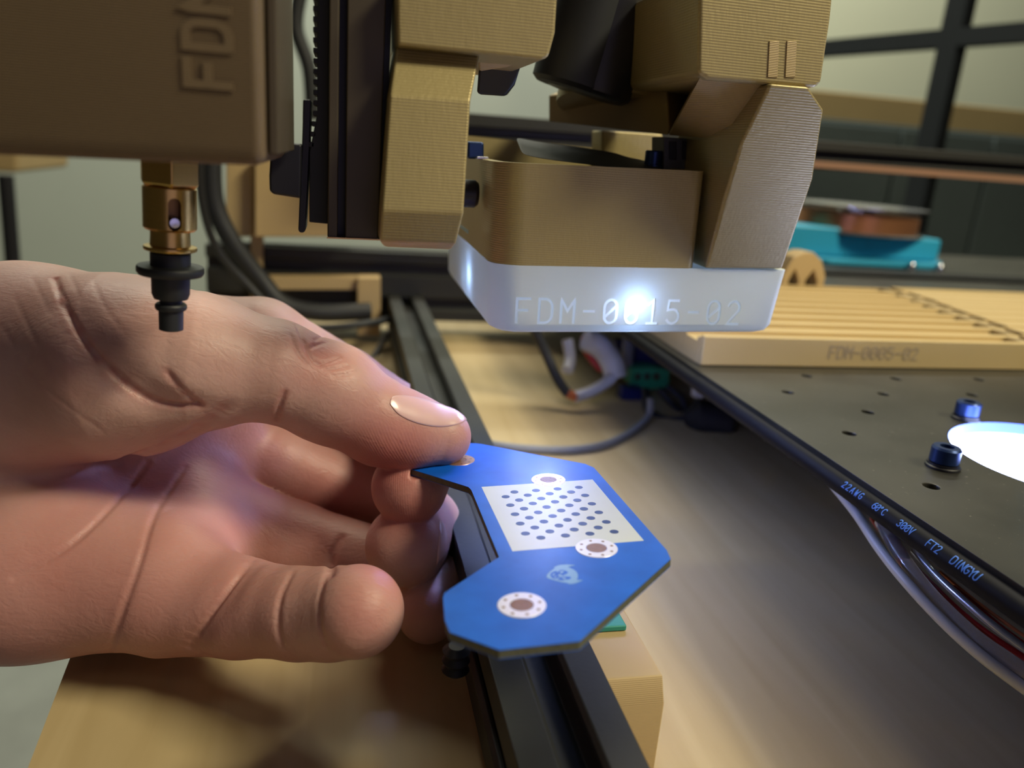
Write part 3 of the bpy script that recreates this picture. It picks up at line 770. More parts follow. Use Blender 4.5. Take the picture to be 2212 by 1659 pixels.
# ------------------------------------------------------------------ nozzle head at the upper left
nh = empty('nozzle_head', P(368, 345, 150), 'large printed box, darkened as in shade, above the black suction nozzle, upper left', 'nozzle head')
YB = 107.
xr0 = P(572, 0, YB).x; zb0 = P(560, 322, YB).z
c1_, c2_ = P(-80, 287, YB), P(566, 318, YB)
dz = (c2_.z-c1_.z)/(c2_.x-c1_.x)
rx_ = c2_.x
xl0 = P(-140, 200, YB).x
def zline(x, z0): return z0+(x-c2_.x)*dz
bm = B()
sec = [(YB+1.2, -2.4), (YB, 0.), (YB, 60), (YB+42, 60), (YB+42, -2.4)]
a = [bm.verts.new((xl0, y, zline(xl0, c2_.z)+dz_)) for y, dz_ in sec]; b = [bm.verts.new((rx_, y, c2_.z+dz_)) for y, dz_ in sec]
bm.faces.new(a); bm.faces.new(b[::-1])
for i in range(5): bm.faces.new([a[i], b[i], b[(i+1) % 5], a[(i+1) % 5]])
M['shaded_filament'] = mat('shaded_filament', (.15, .105, .058), .55, .05, .10, 60, layers=.35, period=.3)  # box filament darkened; the shade on its front is put into the colour
obj('front_cover', bm, M['shaded_filament'], nh, bevel=1.3, seg=3)
obj('side_panel', box(B(), (rx_+.3, YB+6, c2_.z-1), (rx_+1.6, YB+40, c2_.z+60)), M['brown_alu'], nh, bevel=.3)
# lettering reads upwards
q0 = P(497, 187, YB-.1); ch_h = abs(P(497, 100, YB).x-P(404, 100, YB).x)
bm = lettering('FDM', lambda u, v, w: Vector((q0.x-v, YB-.05-w, q0.z+u)), ch_h, 1.0, pitch=.86, thick=.25)
obj('lettering', bm, M['shaded_filament'], nh, smooth=False)
# brass holder
pb, pt = P(370, 712, 138), P(366, 345, 138)
axn = (pt-pb).normalized(); Ln = (pt-pb).length
dist = 132.
def hh_(y): return (712-y)/(712-345)*Ln
def rr_(w): return w/2*dist/F_PX
obj('hex_nut', lathe(pb, [(rr_(96), hh_(405)), (rr_(122), hh_(393)), (rr_(122), hh_(320))], n=6, axis=axn), M['brass'], nh, bevel=.25)
def lath_n(prof, n=56): return lathe(pb, [(rr_(w), hh_(y)) for w, y in prof], n=n, axis=axn)
o1 = obj('sleeve', lath_n([(96, 491), (105, 486), (105, 402), (98, 400)]), [M['brass'], M['brass_shade']], nh)
# slot through the sleeve
sdir = (Vector((.38, -1, 0))-axn*Vector((.38, -1, 0)).dot(axn)).normalized()
sside = axn.cross(sdir).normalized()
cu = B(); pts = []
hw = rr_(25)
for k in range(9): a = math.pi*k/8; pts.append((math.cos(a)*hw, hh_(432)+math.sin(a)*hw))
for k in range(9): a = math.pi+math.pi*k/8; pts.append((math.cos(a)*hw, hh_(474)+math.sin(a)*hw))
prism([pb+axn*h+sside*s+sdir*(rr_(105)-2.6) for s, h in pts], sdir*7, cu, 1, 1)
co = obj('cutter', cu, [M['brass'], M['brass_shade']])
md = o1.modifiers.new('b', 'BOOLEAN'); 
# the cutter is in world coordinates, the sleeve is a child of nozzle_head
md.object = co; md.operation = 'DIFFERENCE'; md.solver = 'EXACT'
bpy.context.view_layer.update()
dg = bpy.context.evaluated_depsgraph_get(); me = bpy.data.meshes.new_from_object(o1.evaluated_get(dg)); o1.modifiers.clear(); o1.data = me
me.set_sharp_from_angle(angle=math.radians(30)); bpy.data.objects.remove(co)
obj('steel_pin', lathe(pb+axn*hh_(470)+sdir*(rr_(105)-1.5), [(rr_(23), 0), (rr_(23), 1.3), (rr_(19), 1.55), (.01, 1.6)], n=28, axis=sdir), M['steel'], nh)
obj('collar', lath_n([(70, 541), (104, 534), (106, 530), (104, 526), (80, 524), (78, 505), (78, 489)]), M['brass'], nh)
nz = tag(obj('suction_nozzle', lath_n([(40, 713), (49, 711), (50, 672), (50, 668), (60, 666), (64, 662), (64, 656), (58, 652), (46, 651), (44, 645), (68, 641), (76, 630), (77, 590), (126, 588), (134, 582), (134, 573), (130, 569), (80, 567), (80, 541)]), M['black_rubber']),
         'black stepped suction nozzle with a wide flange hanging over the wrist', 'nozzle')

# far left things
lg = obj('chair_leg', tube([at(12, 378, Y=1100), at(30, 600, Y=1100)], 9, smooth=False), M['black_plastic']); tag(lg, 'dark upright chair leg at the left edge above the wrist', 'chair leg')
bx = obj('cardboard_box', ppx([(-60, 300), (38, 300), (38, 374), (-60, 370)], 1150, 200), M['tan_wood'], bevel=6); tag(bx, 'brown box at the left edge under the nozzle head', 'box')

# ================================================================== cables
def cable(nm, pts, r, m, label, cat='cable', parent=None):
    o = obj(nm, tube(pts, r), M[m], parent)
    if label: tag(o, label, cat)
    return o
cable('power_cable', [at(432, 300, Y=380), at(436, 430, Y=390), at(470, 540, Y=400), at(540, 620, Y=405), at(600, 680, Y=400), at(680, 708, Y=395), at(800, 698, Y=400), at(838, 690, Y=430)], 1.9, 'black_rubber', 'black cable sweeping down behind the brass holder to the wrist')
cable('power_cable', [at(458, 300, Y=430), at(462, 430, Y=430), at(500, 520, Y=430), at(560, 600, Y=432), at(610, 655, Y=430), at(690, 675, Y=430), at(800, 672, Y=434)], 5., 'black_rubber', 'thicker black cable against the tan bracket')
cable('light_cable', [at(650, -20, Y=700), at(640, 60, Y=700), at(668, 150, Y=700), at(675, 260, Y=700)], 6., 'black_rubber', 'black cable seen in the gap beside the drive belt')
# cluster behind the ring light
cable('black_lead', [at(1150, 700, Y=330), at(1180, 765, Y=330), at(1205, 820, Y=325), at(1228, 852, Y=320)], 2.3, 'black_rubber', 'black lead ending in an orange joint under the diffuser', 'lead')
cable('orange_joint', [at(1226, 850, Y=320), at(1245, 858, Y=319)], 2.1, 'orange', 'orange wire joint between the black lead and white sleeve', 'joint')
cable('white_sleeve', [at(1243, 858, Y=319), at(1285, 842, Y=322), at(1322, 818, Y=326)], 2.7, 'white_plastic', 'straight white heat-shrink sleeve under the diffuser', 'sleeve')
cable('white_sleeve', [at(1226, 735, Y=345), at(1232, 775, Y=340), at(1226, 800, Y=335)], 2.8, 'white_plastic', 'short white sleeve dangling left of the cluster', 'sleeve')
cable('white_sleeve', [at(1268, 735, Y=345), at(1300, 752, Y=338), at(1322, 785, Y=332), at(1330, 815, Y=330)], 5.6, 'white_plastic', 'fat white cable sleeve curving down in the cluster', 'sleeve')
cable('pink_wire', [at(1262, 730, Y=352), at(1268, 760, Y=345), at(1300, 800, Y=340)], 1.8, 'red_wire', 'thin red wire among the white sleeves', 'wire')
cable('grey_pipe', [at(1360, 712, Y=360), at(1352, 800, Y=350)], 3.1, 'grey_cable', 'grey upright pipe behind the green connector', 'pipe')
def blk(nm, pts, Y, th, m, label, cat, bev=.6):
    return tag(obj(nm, ppx(pts, Y, th), M[m], bevel=bev), label, cat)
gc = blk('terminal_block', [(1362, 795), (1412, 792), (1448, 800), (1446, 838), (1405, 842), (1360, 832)], 345, 9, 'green_plastic', 'green terminal block hanging in the cable cluster', 'connector')
for k in range(3): obj('screw', lathe(at(1376+k*20, 812, Y=345)+Vector((0, -1.2, 0)), [(1.5, 0), (1.5, 1.3)], n=16, axis=(0, 1, 0)), M['steel'], gc)
blk('navy_connector', [(1345, 838), (1392, 842), (1388, 872), (1342, 868)], 335, 8, 'navy_plastic', 'dark blue connector below the green terminal block', 'connector')
blk('circuit_module', [(1330, 735), (1440, 740), (1460, 800), (1338, 795)], 362, 5, 'navy_plastic', 'dark circuit module behind the grey pipe', 'circuit board')
cable('black_loop', [at(1440, 835, Y=330), at(1472, 860, Y=325), at(1478, 890, Y=320), at(1450, 870, Y=320), at(1425, 842, Y=325)], 1.7, 'black_rubber', 'thin black wire loop under the green block', 'wire')
cable('black_cable', [at(1395, 845, Y=330), at(1402, 888, Y=315), at(1440, 908, Y=310), at(1500, 905, Y=305)], 2.1, 'black_rubber', 'black cord running to the round black plug', 'cord')
pg = obj('cable_plug', lathe(at(1490, 900, Y=300), [(1.5, -3), (5.5, 0), (8.0, 2), (8.4, 5), (8.0, 17), (5.5, 20)], n=32, axis=(1, -.15, -.12)), M['black_rubber'])
tag(pg, 'chunky rounded black plug on the wood beside the plate', 'plug')
tag(obj('foil_tip', ppx([(1502, 830), (1522, 832), (1520, 862), (1500, 860)], 290, 4), M['white_plastic'], bevel=.6), 'small white plastic tip beside the plate edge above the plug', 'cable tip')
rad = 2.4
g0 = [at(1050, 958, Z=1.6), at(1120, 968, Z=1.6), at(1220, 972, Z=1.6), at(1300, 962, Z=1.6), at(1360, 935, Z=1.6), at(1400, 900, Z=4), at(1405, 860, Z=12)]
cable('grey_ribbon_cable', g0, 1.6, 'grey_cable', 'thin grey cable curving across the wood behind the board')
# printed cable along the edge of the plate
cr = 2.35
cz = ZP-3.2-.3; cxx = pe-.6
cpts = [(cxx, 20, cz), (cxx, 80, cz), (cxx, 150, cz), (cxx, 230, cz), (cxx+1, 300, cz), (cxx+2, 420, cz)]
pc = empty('printed_cable', (cxx, 96, cz), 'glossy black cable with blue print along the plate edge', 'cable')
M['cord'] = mat('cord_jacket', (.006, .006, .009), .55, 0, .1, 40, spec=.12)
obj('jacket', tube(cpts, cr, k=10, n=28), M['cord'], pc)
def wrap(ystart, ang0):
    def f(u, v, w):
        a = ang0+(v-.75)/cr; r = cr+.02+max(w, 0)
        return Vector((cxx-r*math.cos(a), ystart-u, cz+r*math.sin(a)))
    return f
def ypx(px, py): return at(px, py, X=cxx-cr*.8).y
words = [('22AWG', 1822, 1045, 1.5), ('60oC', 1885, 1098, 1.5), ('300V', 1938, 1138, 1.5), ('FT2', 2000, 1185, 1.6), ('DINGYU', 2052, 1222, 1.7)]
for k, (wd_, px, py, h) in enumerate(words):
    ya = ypx(px, py)
    nxt = ypx(*[(1865, 1082), (1912, 1116), (1972, 1160), (2030, 1200), (2110, 1268)][k])
    pitch_ = (ya-nxt)/h/len(wd_)
    obj('print', lettering(wd_, wrap(ya, math.radians(38)), h, .26, pitch=max(.5, pitch_), thick=.03), M['blue_ink'], pc)
# bundle of tubes at lower right
def tb(nm, pxs, r, m, label, cat='tube'):
    return cable(nm, [at(x, y, D=d) for x, y, d in pxs], r, m, label, cat)
tb('air_tube', [(1800, 1048, 196), (1850, 1110, 184), (1900, 1185, 172), (1960, 1260, 161), (2040, 1345, 152), (2130, 1425, 145), (2260, 1520, 138)], 1.15, 'white_plastic', 'milky white tube, outermost of the bundle at lower right')
tb('air_tube', [(1905, 1128, 180), (1945, 1200, 170), (2010, 1285, 160), (2100, 1372, 150), (2180, 1430, 144), (2270, 1490, 138)], 1.7, 'tube', 'clear tube just inside the milky white tube')
tb('red_lead', [(1884, 1120, 186), (1925, 1175, 176), (1990, 1240, 166), (2070, 1318, 156), (2150, 1380, 149), (2260, 1450, 142)], .65, 'red_wire', 'thin red wire inside the clear tube bundle', 'wire')
tb('silver_lead', [(1975, 1190, 172), (2030, 1250, 162), (2090, 1305, 154), (2150, 1355, 148), (2260, 1435, 141)], .85, 'silver_wire', 'shiny silver tube between the cable and clear tube')
tb('red_lead', [(2060, 1270, 162), (2130, 1330, 154), (2190, 1378, 148), (2270, 1432, 142)], .7, 'red_wire', 'thin red wire nearest the printed black cable', 'wire')
tb('orange_lead', [(2030, 1235, 166), (2110, 1300, 157), (2200, 1365, 149), (2270, 1410, 144)], .35, 'orange', 'very thin orange wire just below the printed cable', 'wire')
# ================================================================== the blue board
# plane of the board in camera millimetres: y_down + .2496 z = 69.55
HS = .865                                  # size of hand and board along the lines of sight
KN = np.array([0, -1, -.2496]); KN /= np.linalg.norm(KN)          # up, out of the board
def bp_cam(px, py, lift=0.):
    z = 69.55/((py-CY)/F_PX+.2496)
    p = np.array([(px-CX)/F_PX*z, (py-CY)/F_PX*z, z])+KN*lift
    return p*HS
def cw(p): return Vector(cam2world(np.array([p]))[0])
def bp(px, py, lift=0.): return cw(bp_cam(px, py, lift))
BN = (cw(KN*10)-cw(np.zeros(3))).normalized()
bc = bp(1200, 1180)
BU = (bp(1300, 1180)-bp(1100, 1180)).normalized(); BV = BN.cross(BU)
pcb = empty('circuit_board', bc, 'shiny blue C-shaped circuit board held between thumb and fingers', 'circuit board')
def sold():
    t = NT('blue_soldermask'); b = t.b
    tc = t.n('ShaderNodeTexCoord')
    n1 = t.n('ShaderNodeTexNoise', i_Scale=160., i_Detail=4.); t.l(tc.outputs['Object'], n1.inputs[0])
    cr_ = t.n('ShaderNodeValToRGB'); e = cr_.color_ramp.elements
    e[0].position = .3; e[0].color = (.004, .10, .55, 1); e[1].position = .75; e[1].color = (.006, .13, .68, 1)
    t.l(n1.outputs[0], cr_.inputs[0]); t.l(cr_.outputs[0], b.inputs['Base Color'])
    b.inputs['Roughness'].default_value = .42; b.inputs['Specular IOR Level'].default_value = .22; b.inputs['Coat Weight'].default_value = .1; b.inputs['Coat Roughness'].default_value = .2
    return t.m
M['mask'] = sold()
M['silk'] = mat('white_print', (.60, .64, .60), .45, 0, .03, 300)
M['silk_thin'] = mat('pale_print', (.16, .34, .62), .4)
M['pad_tin'] = mat('tinned_pad', (.84, .83, .90), .35, .3, .03, 300, bump=.03)
M['pad_copper'] = mat('copper_pad', (.55, .33, .22), .35, .7, .1, 500)
M['hole_brown'] = mat('hole_brown', (.24, .13, .06), .5, .3, .35, 1500, bump=.3, bscale=2500)
out = [(887, 1013), (1012, 1052), (1018, 1058), (1078, 1203), (960, 1281), (957, 1290), (961, 1340), (972, 1366), (1078, 1404), (1252, 1385),
       (1449, 1207), (1440, 1188), (1283, 1010), (1264, 1002), (1040, 959), (1015, 957), (950, 948), (905, 966), (890, 990)]
bm = B(); n = len(out)
def rim(l): return [bm.verts.new(bp(x, y, l)) for x, y in out]
a, b, c = rim(0), rim(-.12), rim(-1.5); d_ = rim(-1.62)
f = bm.faces.new(a); f = bm.faces.new(d_[::-1])
for p, q, mi in ((a, b, 0), (b, c, 1), (c, d_, 0)):
    for i in range(n):
        f = bm.faces.new([p[i], q[i], q[(i+1) % n], p[(i+1) % n]]); f.material_index = mi
obj('board', bm, [M['mask'], M['olive']], pcb, smooth=False)
def decal(nm, polys, lift, m, th=.03, parent=pcb):
    bm = B()
    for pl_ in polys: prism([bp(x, y, lift) for x, y in pl_], -BN*th, bm)
    return obj(nm, bm, m, parent, smooth=False)
decal('white_panel', [[(1040, 1052), (1280, 1036), (1391, 1168), (1107, 1191)]], .03, M['silk'])
dots = """788,492 929,482 1069,472 1208,462 731,523 875,513 1018,503 1158,492 819,545 963,535 1107,524 1249,514 761,578 908,567 1053,556 1198,546
851,601 998,590 1146,579 1293,569 792,637 943,625 1093,613 1241,602 885,660 1037,649 1188,636 1338,625 826,698 980,685 1134,674 1286,662
921,724 1078,711 1233,699 1387,687 860,763 1019,749 1178,737 1334,724 1438,751 960,790 1121,776 1280,764""".split()
M['dot_blue'] = mat('dark_blue_dot', (.005, .03, .13), .5)
first = None
for s in dots:
    x, y = map(float, s.split(',')); c = bp(850+x/3.017, 900+y/3.017, .035)
    if first is None:
        bm = B(); lathe((0, 0, 0), [(.93*HS, 0), (.93*HS, .02)], bm, n=24, axis=BN)
        first = obj('dot', bm, M['dot_blue'], None, smooth=False); first.parent = pcb; o = first
    else:
        o = first.copy(); COL.objects.link(o); o.parent = pcb
    o.location = (c-bc)*MM
def pad(px, py, ro, m, inner=.47):
    ro = ro*HS
    c = bp(px, py)
    def cyl(r, z0, z1, cc=c, n=48): return lathe(cc+BN*z0, [(r, 0), (r, z1-z0)], n=n, axis=BN)
    bm = B(); n = 64
    prof = [(ro, .0), (ro*.985, .07), (ro*inner*1.06, .07), (ro*inner, -.25)]
    rings = [[bm.verts.new(c+BN*h+(BU*math.cos(2*math.pi*i/n)+BV*math.sin(2*math.pi*i/n))*r) for i in range(n)] for r, h in prof]
    for p, q in zip(rings, rings[1:]):
        for i in range(n): bm.faces.new([p[i], p[(i+1) % n], q[(i+1) % n], q[i]])
    o = obj('solder_pad', bm, m, pcb)
    obj('mounting_hole', cyl(ro*inner*1.02, .035, .05), M['hole_brown'], o)
    for k in range(8):
        a = 2*math.pi*(k+.35)/8; cc = c+(BU*math.cos(a)+BV*math.sin(a))*ro*.77
        obj('via', cyl(.27, .05, .085, cc, 16), M['hole_brown'], o)
    return o
pad(1127, 1307, 4.12, M['pad_tin']); pad(1288.5, 1184, 4.12, M['pad_tin'])
pad(1184.5, 1036.5, 4.12, M['pad_tin'] if False else M['pad_copper']); pad(991, 994, 4.12, M['pad_copper'])
# printed emblem
def em(s): return [(1130+float(a.split(',')[0])/13.825, 1180+float(a.split(',')[1])/13.825) for a in s.split()]
decal('emblem', [em('700,905 722,840 800,760 945,655 915,630 1000,590 1100,562 1300,545 1560,565 1340,622 1430,660 1520,705 1600,770 1635,840 1640,925 1600,1005 1790,1015 1620,1090 1520,1120 1390,1130 1290,1095 1150,1075 1000,1035 880,1000 780,970 715,940')], .03, M['silk_thin'])
decal('emblem_shade', [em('1050,755 1100,720 1180,712 1270,735 1340,775 1330,815 1250,850 1170,880 1130,850 1080,830 1040,860 1000,850'),
  em('1170,905 1300,908 1400,915 1440,940 1410,975 1330,1000 1240,1000 1160,970'),
  em('1010,1000 1080,960 1100,900 1160,940 1230,1000 1210,1025 1120,1022'),
  em('805,855 840,800 900,765 990,740 1040,790 1040,850 1090,900 1060,945 1010,960 960,975 900,965 840,930')], .045, M['mask'])
decal('emblem_light', [em('1085,765 1140,745 1230,745 1150,825'), em('1180,930 1240,940 1300,970 1240,985 1180,975'), em('860,870 930,815 960,825 900,885'), em('920,925 980,890 1000,905 950,945'), em('1040,880 1080,862 1135,900 1100,915')], .055, M['silk_thin'])

# ================================================================== the hand: one surface from a distance field
def C3(px, py, d):
    return np.array([(px-CX)/F_PX*d, (py-CY)/F_PX*d, d], dtype=np.float64)
def cone(P, a, b, ra, rb):
    ba = b-a; l2 = ba.dot(ba)
    h = np.clip(((P-a) @ ba)/l2, 0, 1)
    Q = P-a-h[..., None]*ba
    return np.sqrt(np.einsum('...i,...i', Q, Q))-(ra+(rb-ra)*h)
def smin(a, b, k):
    h = np.clip(.5+.5*(b-a)/k, 0, 1)
    return b+(a-b)*h-k*h*(1-h)
def chain(P, pts, k=2.0):
    r = None
    for (x0, y0, d0, r0), (x1, y1, d1, r1) in zip(pts, pts[1:]):
        c = cone(P, C3(x0, y0, d0), C3(x1, y1, d1), r0, r1)
        r = c if r is None else smin(r, c, k)
    return r
THUMB = [(250, 790, 178, 20), (430, 782, 178, 15.5), (590, 800, 182, 11.6), (715, 850, 188, 11.9), (825, 915, 193, 10.2), (880, 930, 196, 9.3), (952, 943, 199, 7.8)]
INDEX = [(400, 770, 222, 19), (560, 752, 226, 14.5), (740, 840, 236, 12.5), (872, 915, 236, 11), (915, 985, 222, 10.2), (884, 1052, 200, 9.7)]
MIDDLE = [(420, 960, 226, 15), (600, 1000, 232, 12.5), (745, 1055, 240, 12), (880, 1100, 240, 10.5), (914, 1132, 222, 10.3), (878, 1178, 203, 10.7)]
RING = [(420, 1110, 210, 14), (640, 1180, 219, 12), (850, 1232, 218, 10.5), (946, 1272, 211, 8.8), (925, 1322, 201, 8.0)]
PINKY = [(380, 1282, 184, 14.5), (520, 1312, 178, 11.0), (650, 1325, 171, 9.7), (715, 1325, 168, 9.6), (773, 1320, 163, 9.7)]
PALM = [[(-350, 1000, 205, 40), (60, 1060, 205, 27)], [(-300, 850, 195, 28), (60, 795, 187, 23.5)], [(60, 795, 187, 23.5), (300, 792, 186, 21)],
        [(-300, 1190, 196, 28), (60, 1220, 187, 21)], [(60, 1220, 187, 21), (350, 1252, 185, 16.5)], [(60, 1060, 208, 26), (390, 1060, 227, 18)], [(330, 850, 215, 22), (480, 900, 226, 15)],
        [(380, 1000, 224, 19), (420, 1180, 204, 16)]]
# creases: pixel paths, groove radius, depth
CREASE = [([(140, 660), (190, 745), (255, 815), (320, 860), (380, 876), (440, 880)], 4.5, 1.5),
          ([(230, 860), (300, 900), (400, 905), (470, 890)], 4., -.8),
          ([(118, 600), (140, 660), (190, 745), (255, 815), (320, 860), (380, 876), (432, 874)], .8, 1.5),
          ([(362, 806), (392, 842), (432, 876)], .8, .8),
          ([(616, 848), (604, 878), (597, 908)], .7, .8),
          ([(-40, 1052), (100, 1036), (220, 1006), (330, 975), (430, 926), (490, 880)], 2.6, 1.6),
          ([(320, 1000), (250, 1085), (150, 1180), (30, 1248)], .9, .6),
          ([(400, 1010), (335, 1110), (300, 1220), (262, 1330), (235, 1415)], .9, .6),
          ([(548, 1208), (500, 1268), (455, 1330), (412, 1398)], 3.5, 1.2),
          ([(548, 1208), (500, 1268), (455, 1330), (412, 1398)], .8, .9),
          ([(632, 1235), (606, 1290), (600, 1350), (612, 1400)], .9, .6),
          ([(704, 1240), (690, 1295), (690, 1350), (704, 1400)], .9, .6),
          ([(738, 1160), (720, 1195), (714, 1245)], 1.2, .9),
          ([(640, 700), (655, 735), (672, 775), (690, 790)], .7, .38), ([(628, 720), (645, 765), (675, 795)], .6, .3),
          ([(665, 755), (685, 745), (712, 738)], .6, .35), ([(690, 788), (715, 780), (735, 772)], .7, .42),
          ([(700, 798), (728, 796), (752, 790)], .6, .3), ([(680, 735), (705, 722)], .5, .25), ([(720, 812), (750, 808), (775, 802)], .5, .22),
          ([(30, 640), (90, 760), (160, 850)], .8, .12), ([(70, 600), (110, 680)], .7, .1), ([(0, 700), (80, 820), (150, 880), (220, 930)], .8, .12), ([(200, 600), (225, 660), (270, 720)], .7, .1), ([(150, 590), (175, 650)], .7, .1)]
PADS = [(C3(690, 770, 176), 3, .5)]
def base_field(P):
    palm = None
    for seg in PALM:
        c = chain(P, seg); palm = c if palm is None else smin(palm, c, 9.0)
    h = (69.55-P[..., 1]-.2496*P[..., 2])/1.0307; side = P[..., 0]-(886-CX)/F_PX*P[..., 2]
    f = np.maximum(chain(P, INDEX, 2.2), np.minimum(h+1.75, side))      # flesh gives way to the board
    for ch_ in (MIDDLE, RING, PINKY): f = smin(f, chain(P, ch_, 2.2), .7)
    r = smin(palm, f, 3.2)
    t = np.maximum(chain(P, THUMB, 3.0), np.minimum(-h, side))
    # the thenar web joins the thumb to the palm only near its root
    w = np.clip((P[..., 0]+62)/18, 0, 1)
    return smin(r, t, 7.0-6.2*w)
grooves = []
def field(P):
    s = base_field(P)
    for pts, r, dep in grooves:
        nseg = len(pts)-1; A_all = np.array(pts)
        idx = np.where(np.all((P > A_all.min(0)-r*3) & (P < A_all.max(0)+r*3), axis=-1))[0]
        if not len(idx): continue
        Ps = P[idx]; g = np.zeros(len(idx))
        for i, (a, b) in enumerate(zip(pts, pts[1:])):
            w = math.sin(math.pi*min(1, max(.04, (i+.5)/nseg)))**.35
            near = np.where(np.abs(Ps-(a+b)/2).max(1) < 3*r+np.abs(b-a).max())[0]
            if not len(near): continue
            dq = cone(Ps[near], a, b, 0, 0)
            g[near] = np.maximum(g[near], dep*w*np.exp(-(dq/r)**2*1.6))
        s[idx] += g
    return s
def grad(fn, P, e=.15):
    G = np.empty_like(P)
    T4 = e*np.array([[1, -1, -1], [-1, -1, 1], [-1, 1, -1], [1, 1, 1.]])
    G[:] = sum(fn(P+t)[..., None]*t for t in T4)
    return G/np.maximum(np.linalg.norm(G, axis=-1, keepdims=True), 1e-6)
def cast(pxs, fn):
    """first hit of the rays through the pixels on the field"""
    D = np.array([[(x-CX)/F_PX, (y-CY)/F_PX, 1.] for x, y in pxs]); L = np.linalg.norm(D, axis=1, keepdims=True); D = D/L
    t = np.full(len(D), 130.); best = np.full(len(D), 1e9); tb_ = t.copy()
    for _ in range(90):
        s = fn(D*t[:, None]); up_ = s < best; best[up_] = s[up_]; tb_[up_] = t[up_]
        t = t+np.where(np.abs(s) < .02, 0, s*.8)
    t = np.where((t > 330), tb_, t)
    return D*t[:, None]
def dens(p, k=5):
    o = []
    for a, b in zip(p, p[1:]):
        for j in range(k): o.append((a[0]+(b[0]-a[0])*j/k, a[1]+(b[1]-a[1])*j/k))
    return o+[p[-1]]
def smooth2(p):
    return [(v.x, v.y) for v in spline([(a, b, 0) for a, b in p], 5)]
for pxs, r, dep in CREASE:
    h = cast(smooth2(pxs), field); grooves.append(([q for q in h], r, dep))
# surface nets
VX = .85
lo = np.array([-190., -47., 128.]); hi = np.array([-2., 84., 262.])
nx, ny_, nz_ = [int(v) for v in (hi-lo)/VX]
F = np.empty((nx, ny_, nz_), np.float32)
ys = lo[1]+VX*np.arange(ny_); zs = lo[2]+VX*np.arange(nz_)
KB = 5
xs = lo[0]+VX*np.arange(nx)
Gc = np.stack(np.meshgrid(xs[KB//2::KB], ys[KB//2::KB], zs[KB//2::KB], indexing='ij'), -1)
Fc = base_field(Gc)
ix, iy, iz = [np.minimum(np.arange(m)//KB, c-1) for m, c in zip((nx, ny_, nz_), Fc.shape)]
F[:] = Fc[np.ix_(ix, iy, iz)]
act0 = np.argwhere(np.abs(F) < KB*VX*1.15)
for s0 in range(0, len(act0), 400000):
    a_ = act0[s0:s0+400000]; F[tuple(a_.T)] = base_field(lo+VX*a_)
F[:2] = np.maximum(F[:2], .5)
neg = F < 0
cn_ = np.stack([neg[i:nx-1+i, j:ny_-1+j, k:nz_-1+k] for i in (0, 1) for j in (0, 1) for k in (0, 1)])
cs = cn_.sum(0); act = (cs > 0) & (cs < 8)
vid = -np.ones(act.shape, np.int64); ai = np.argwhere(act); vid[act] = np.arange(len(ai))
V = np.zeros((len(ai), 3)); cnt = np.zeros(len(ai))
corners = [(i, j, k) for i in (0, 1) for j in (0, 1) for k in (0, 1)]
for a in range(8):
    for b in range(a+1, 8):
        ca, cb2 = corners[a], corners[b]
        if sum(abs(p-q) for p, q in zip(ca, cb2)) != 1: continue
        fa = F[ai[:, 0]+ca[0], ai[:, 1]+ca[1], ai[:, 2]+ca[2]]; fb = F[ai[:, 0]+cb2[0], ai[:, 1]+cb2[1], ai[:, 2]+cb2[2]]
        m_ = (fa < 0) != (fb < 0); t_ = np.where(m_, fa/np.where(m_, fa-fb, 1), 0)
        V[m_] += (np.array(ca)+(np.array(cb2)-np.array(ca))*t_[:, None])[m_]; cnt[m_] += 1
V = (V/cnt[:, None]+ai)*VX+lo
quads = []
for ax in range(3):
    o1_, o2_ = [(1, 2), (2, 0), (0, 1)][ax]
    sl0 = [slice(None)]*3; sl1 = [slice(None)]*3; sl0[ax] = slice(0, -1); sl1[ax] = slice(1, None)
    n0 = neg[tuple(sl0)]; n1 = neg[tuple(sl1)]; ch2 = np.argwhere(n0 != n1)
    ok = (ch2[:, o1_] > 0) & (ch2[:, o2_] > 0) & (ch2[:, o1_] < F.shape[o1_]-1) & (ch2[:, o2_] < F.shape[o2_]-1)
    ch2 = ch2[ok]; flip = n0[tuple(ch2.T)]
    q = []
    for da, db in ((0, 0), (-1, 0), (-1, -1), (0, -1)):
        c_ = ch2.copy(); c_[:, o1_] += da; c_[:, o2_] += db; q.append(vid[tuple(c_.T)])
    q = np.stack(q, 1); q[~flip] = q[~flip][:, ::-1]; quads.append(q)
quads = np.concatenate(quads); quads = quads[(quads >= 0).all(1)]
# refine once, then settle on the carved field
e4 = np.concatenate([quads[:, [i, (i+1) % 4]] for i in range(4)]); es = np.sort(e4, 1)
ue, inv = np.unique(es, axis=0, return_inverse=True); inv = inv.reshape(-1)
nV, nE, nQ = len(V), len(ue), len(quads)
V2 = np.concatenate([V, V[ue].mean(1), V[quads].mean(1)])
ei = inv.reshape(4, nQ).T+nV; fc = np.arange(nQ)+nV+nE
Q2 = np.concatenate([np.stack([quads[:, i], ei[:, i], fc, ei[:, (i-1) % 4]], 1) for i in range(4)])
cut = V2[:, 0] < lo[0]+VX*2.5
for it in range(3):
    s = field(V2)
    if it < 2: g = grad(base_field, V2)
    mv = (g*np.clip(s, -.6, .6)[:, None]); mv[cut] = 0
    V2 = V2-mv
print('hand verts', len(V2), 'quads', len(Q2))
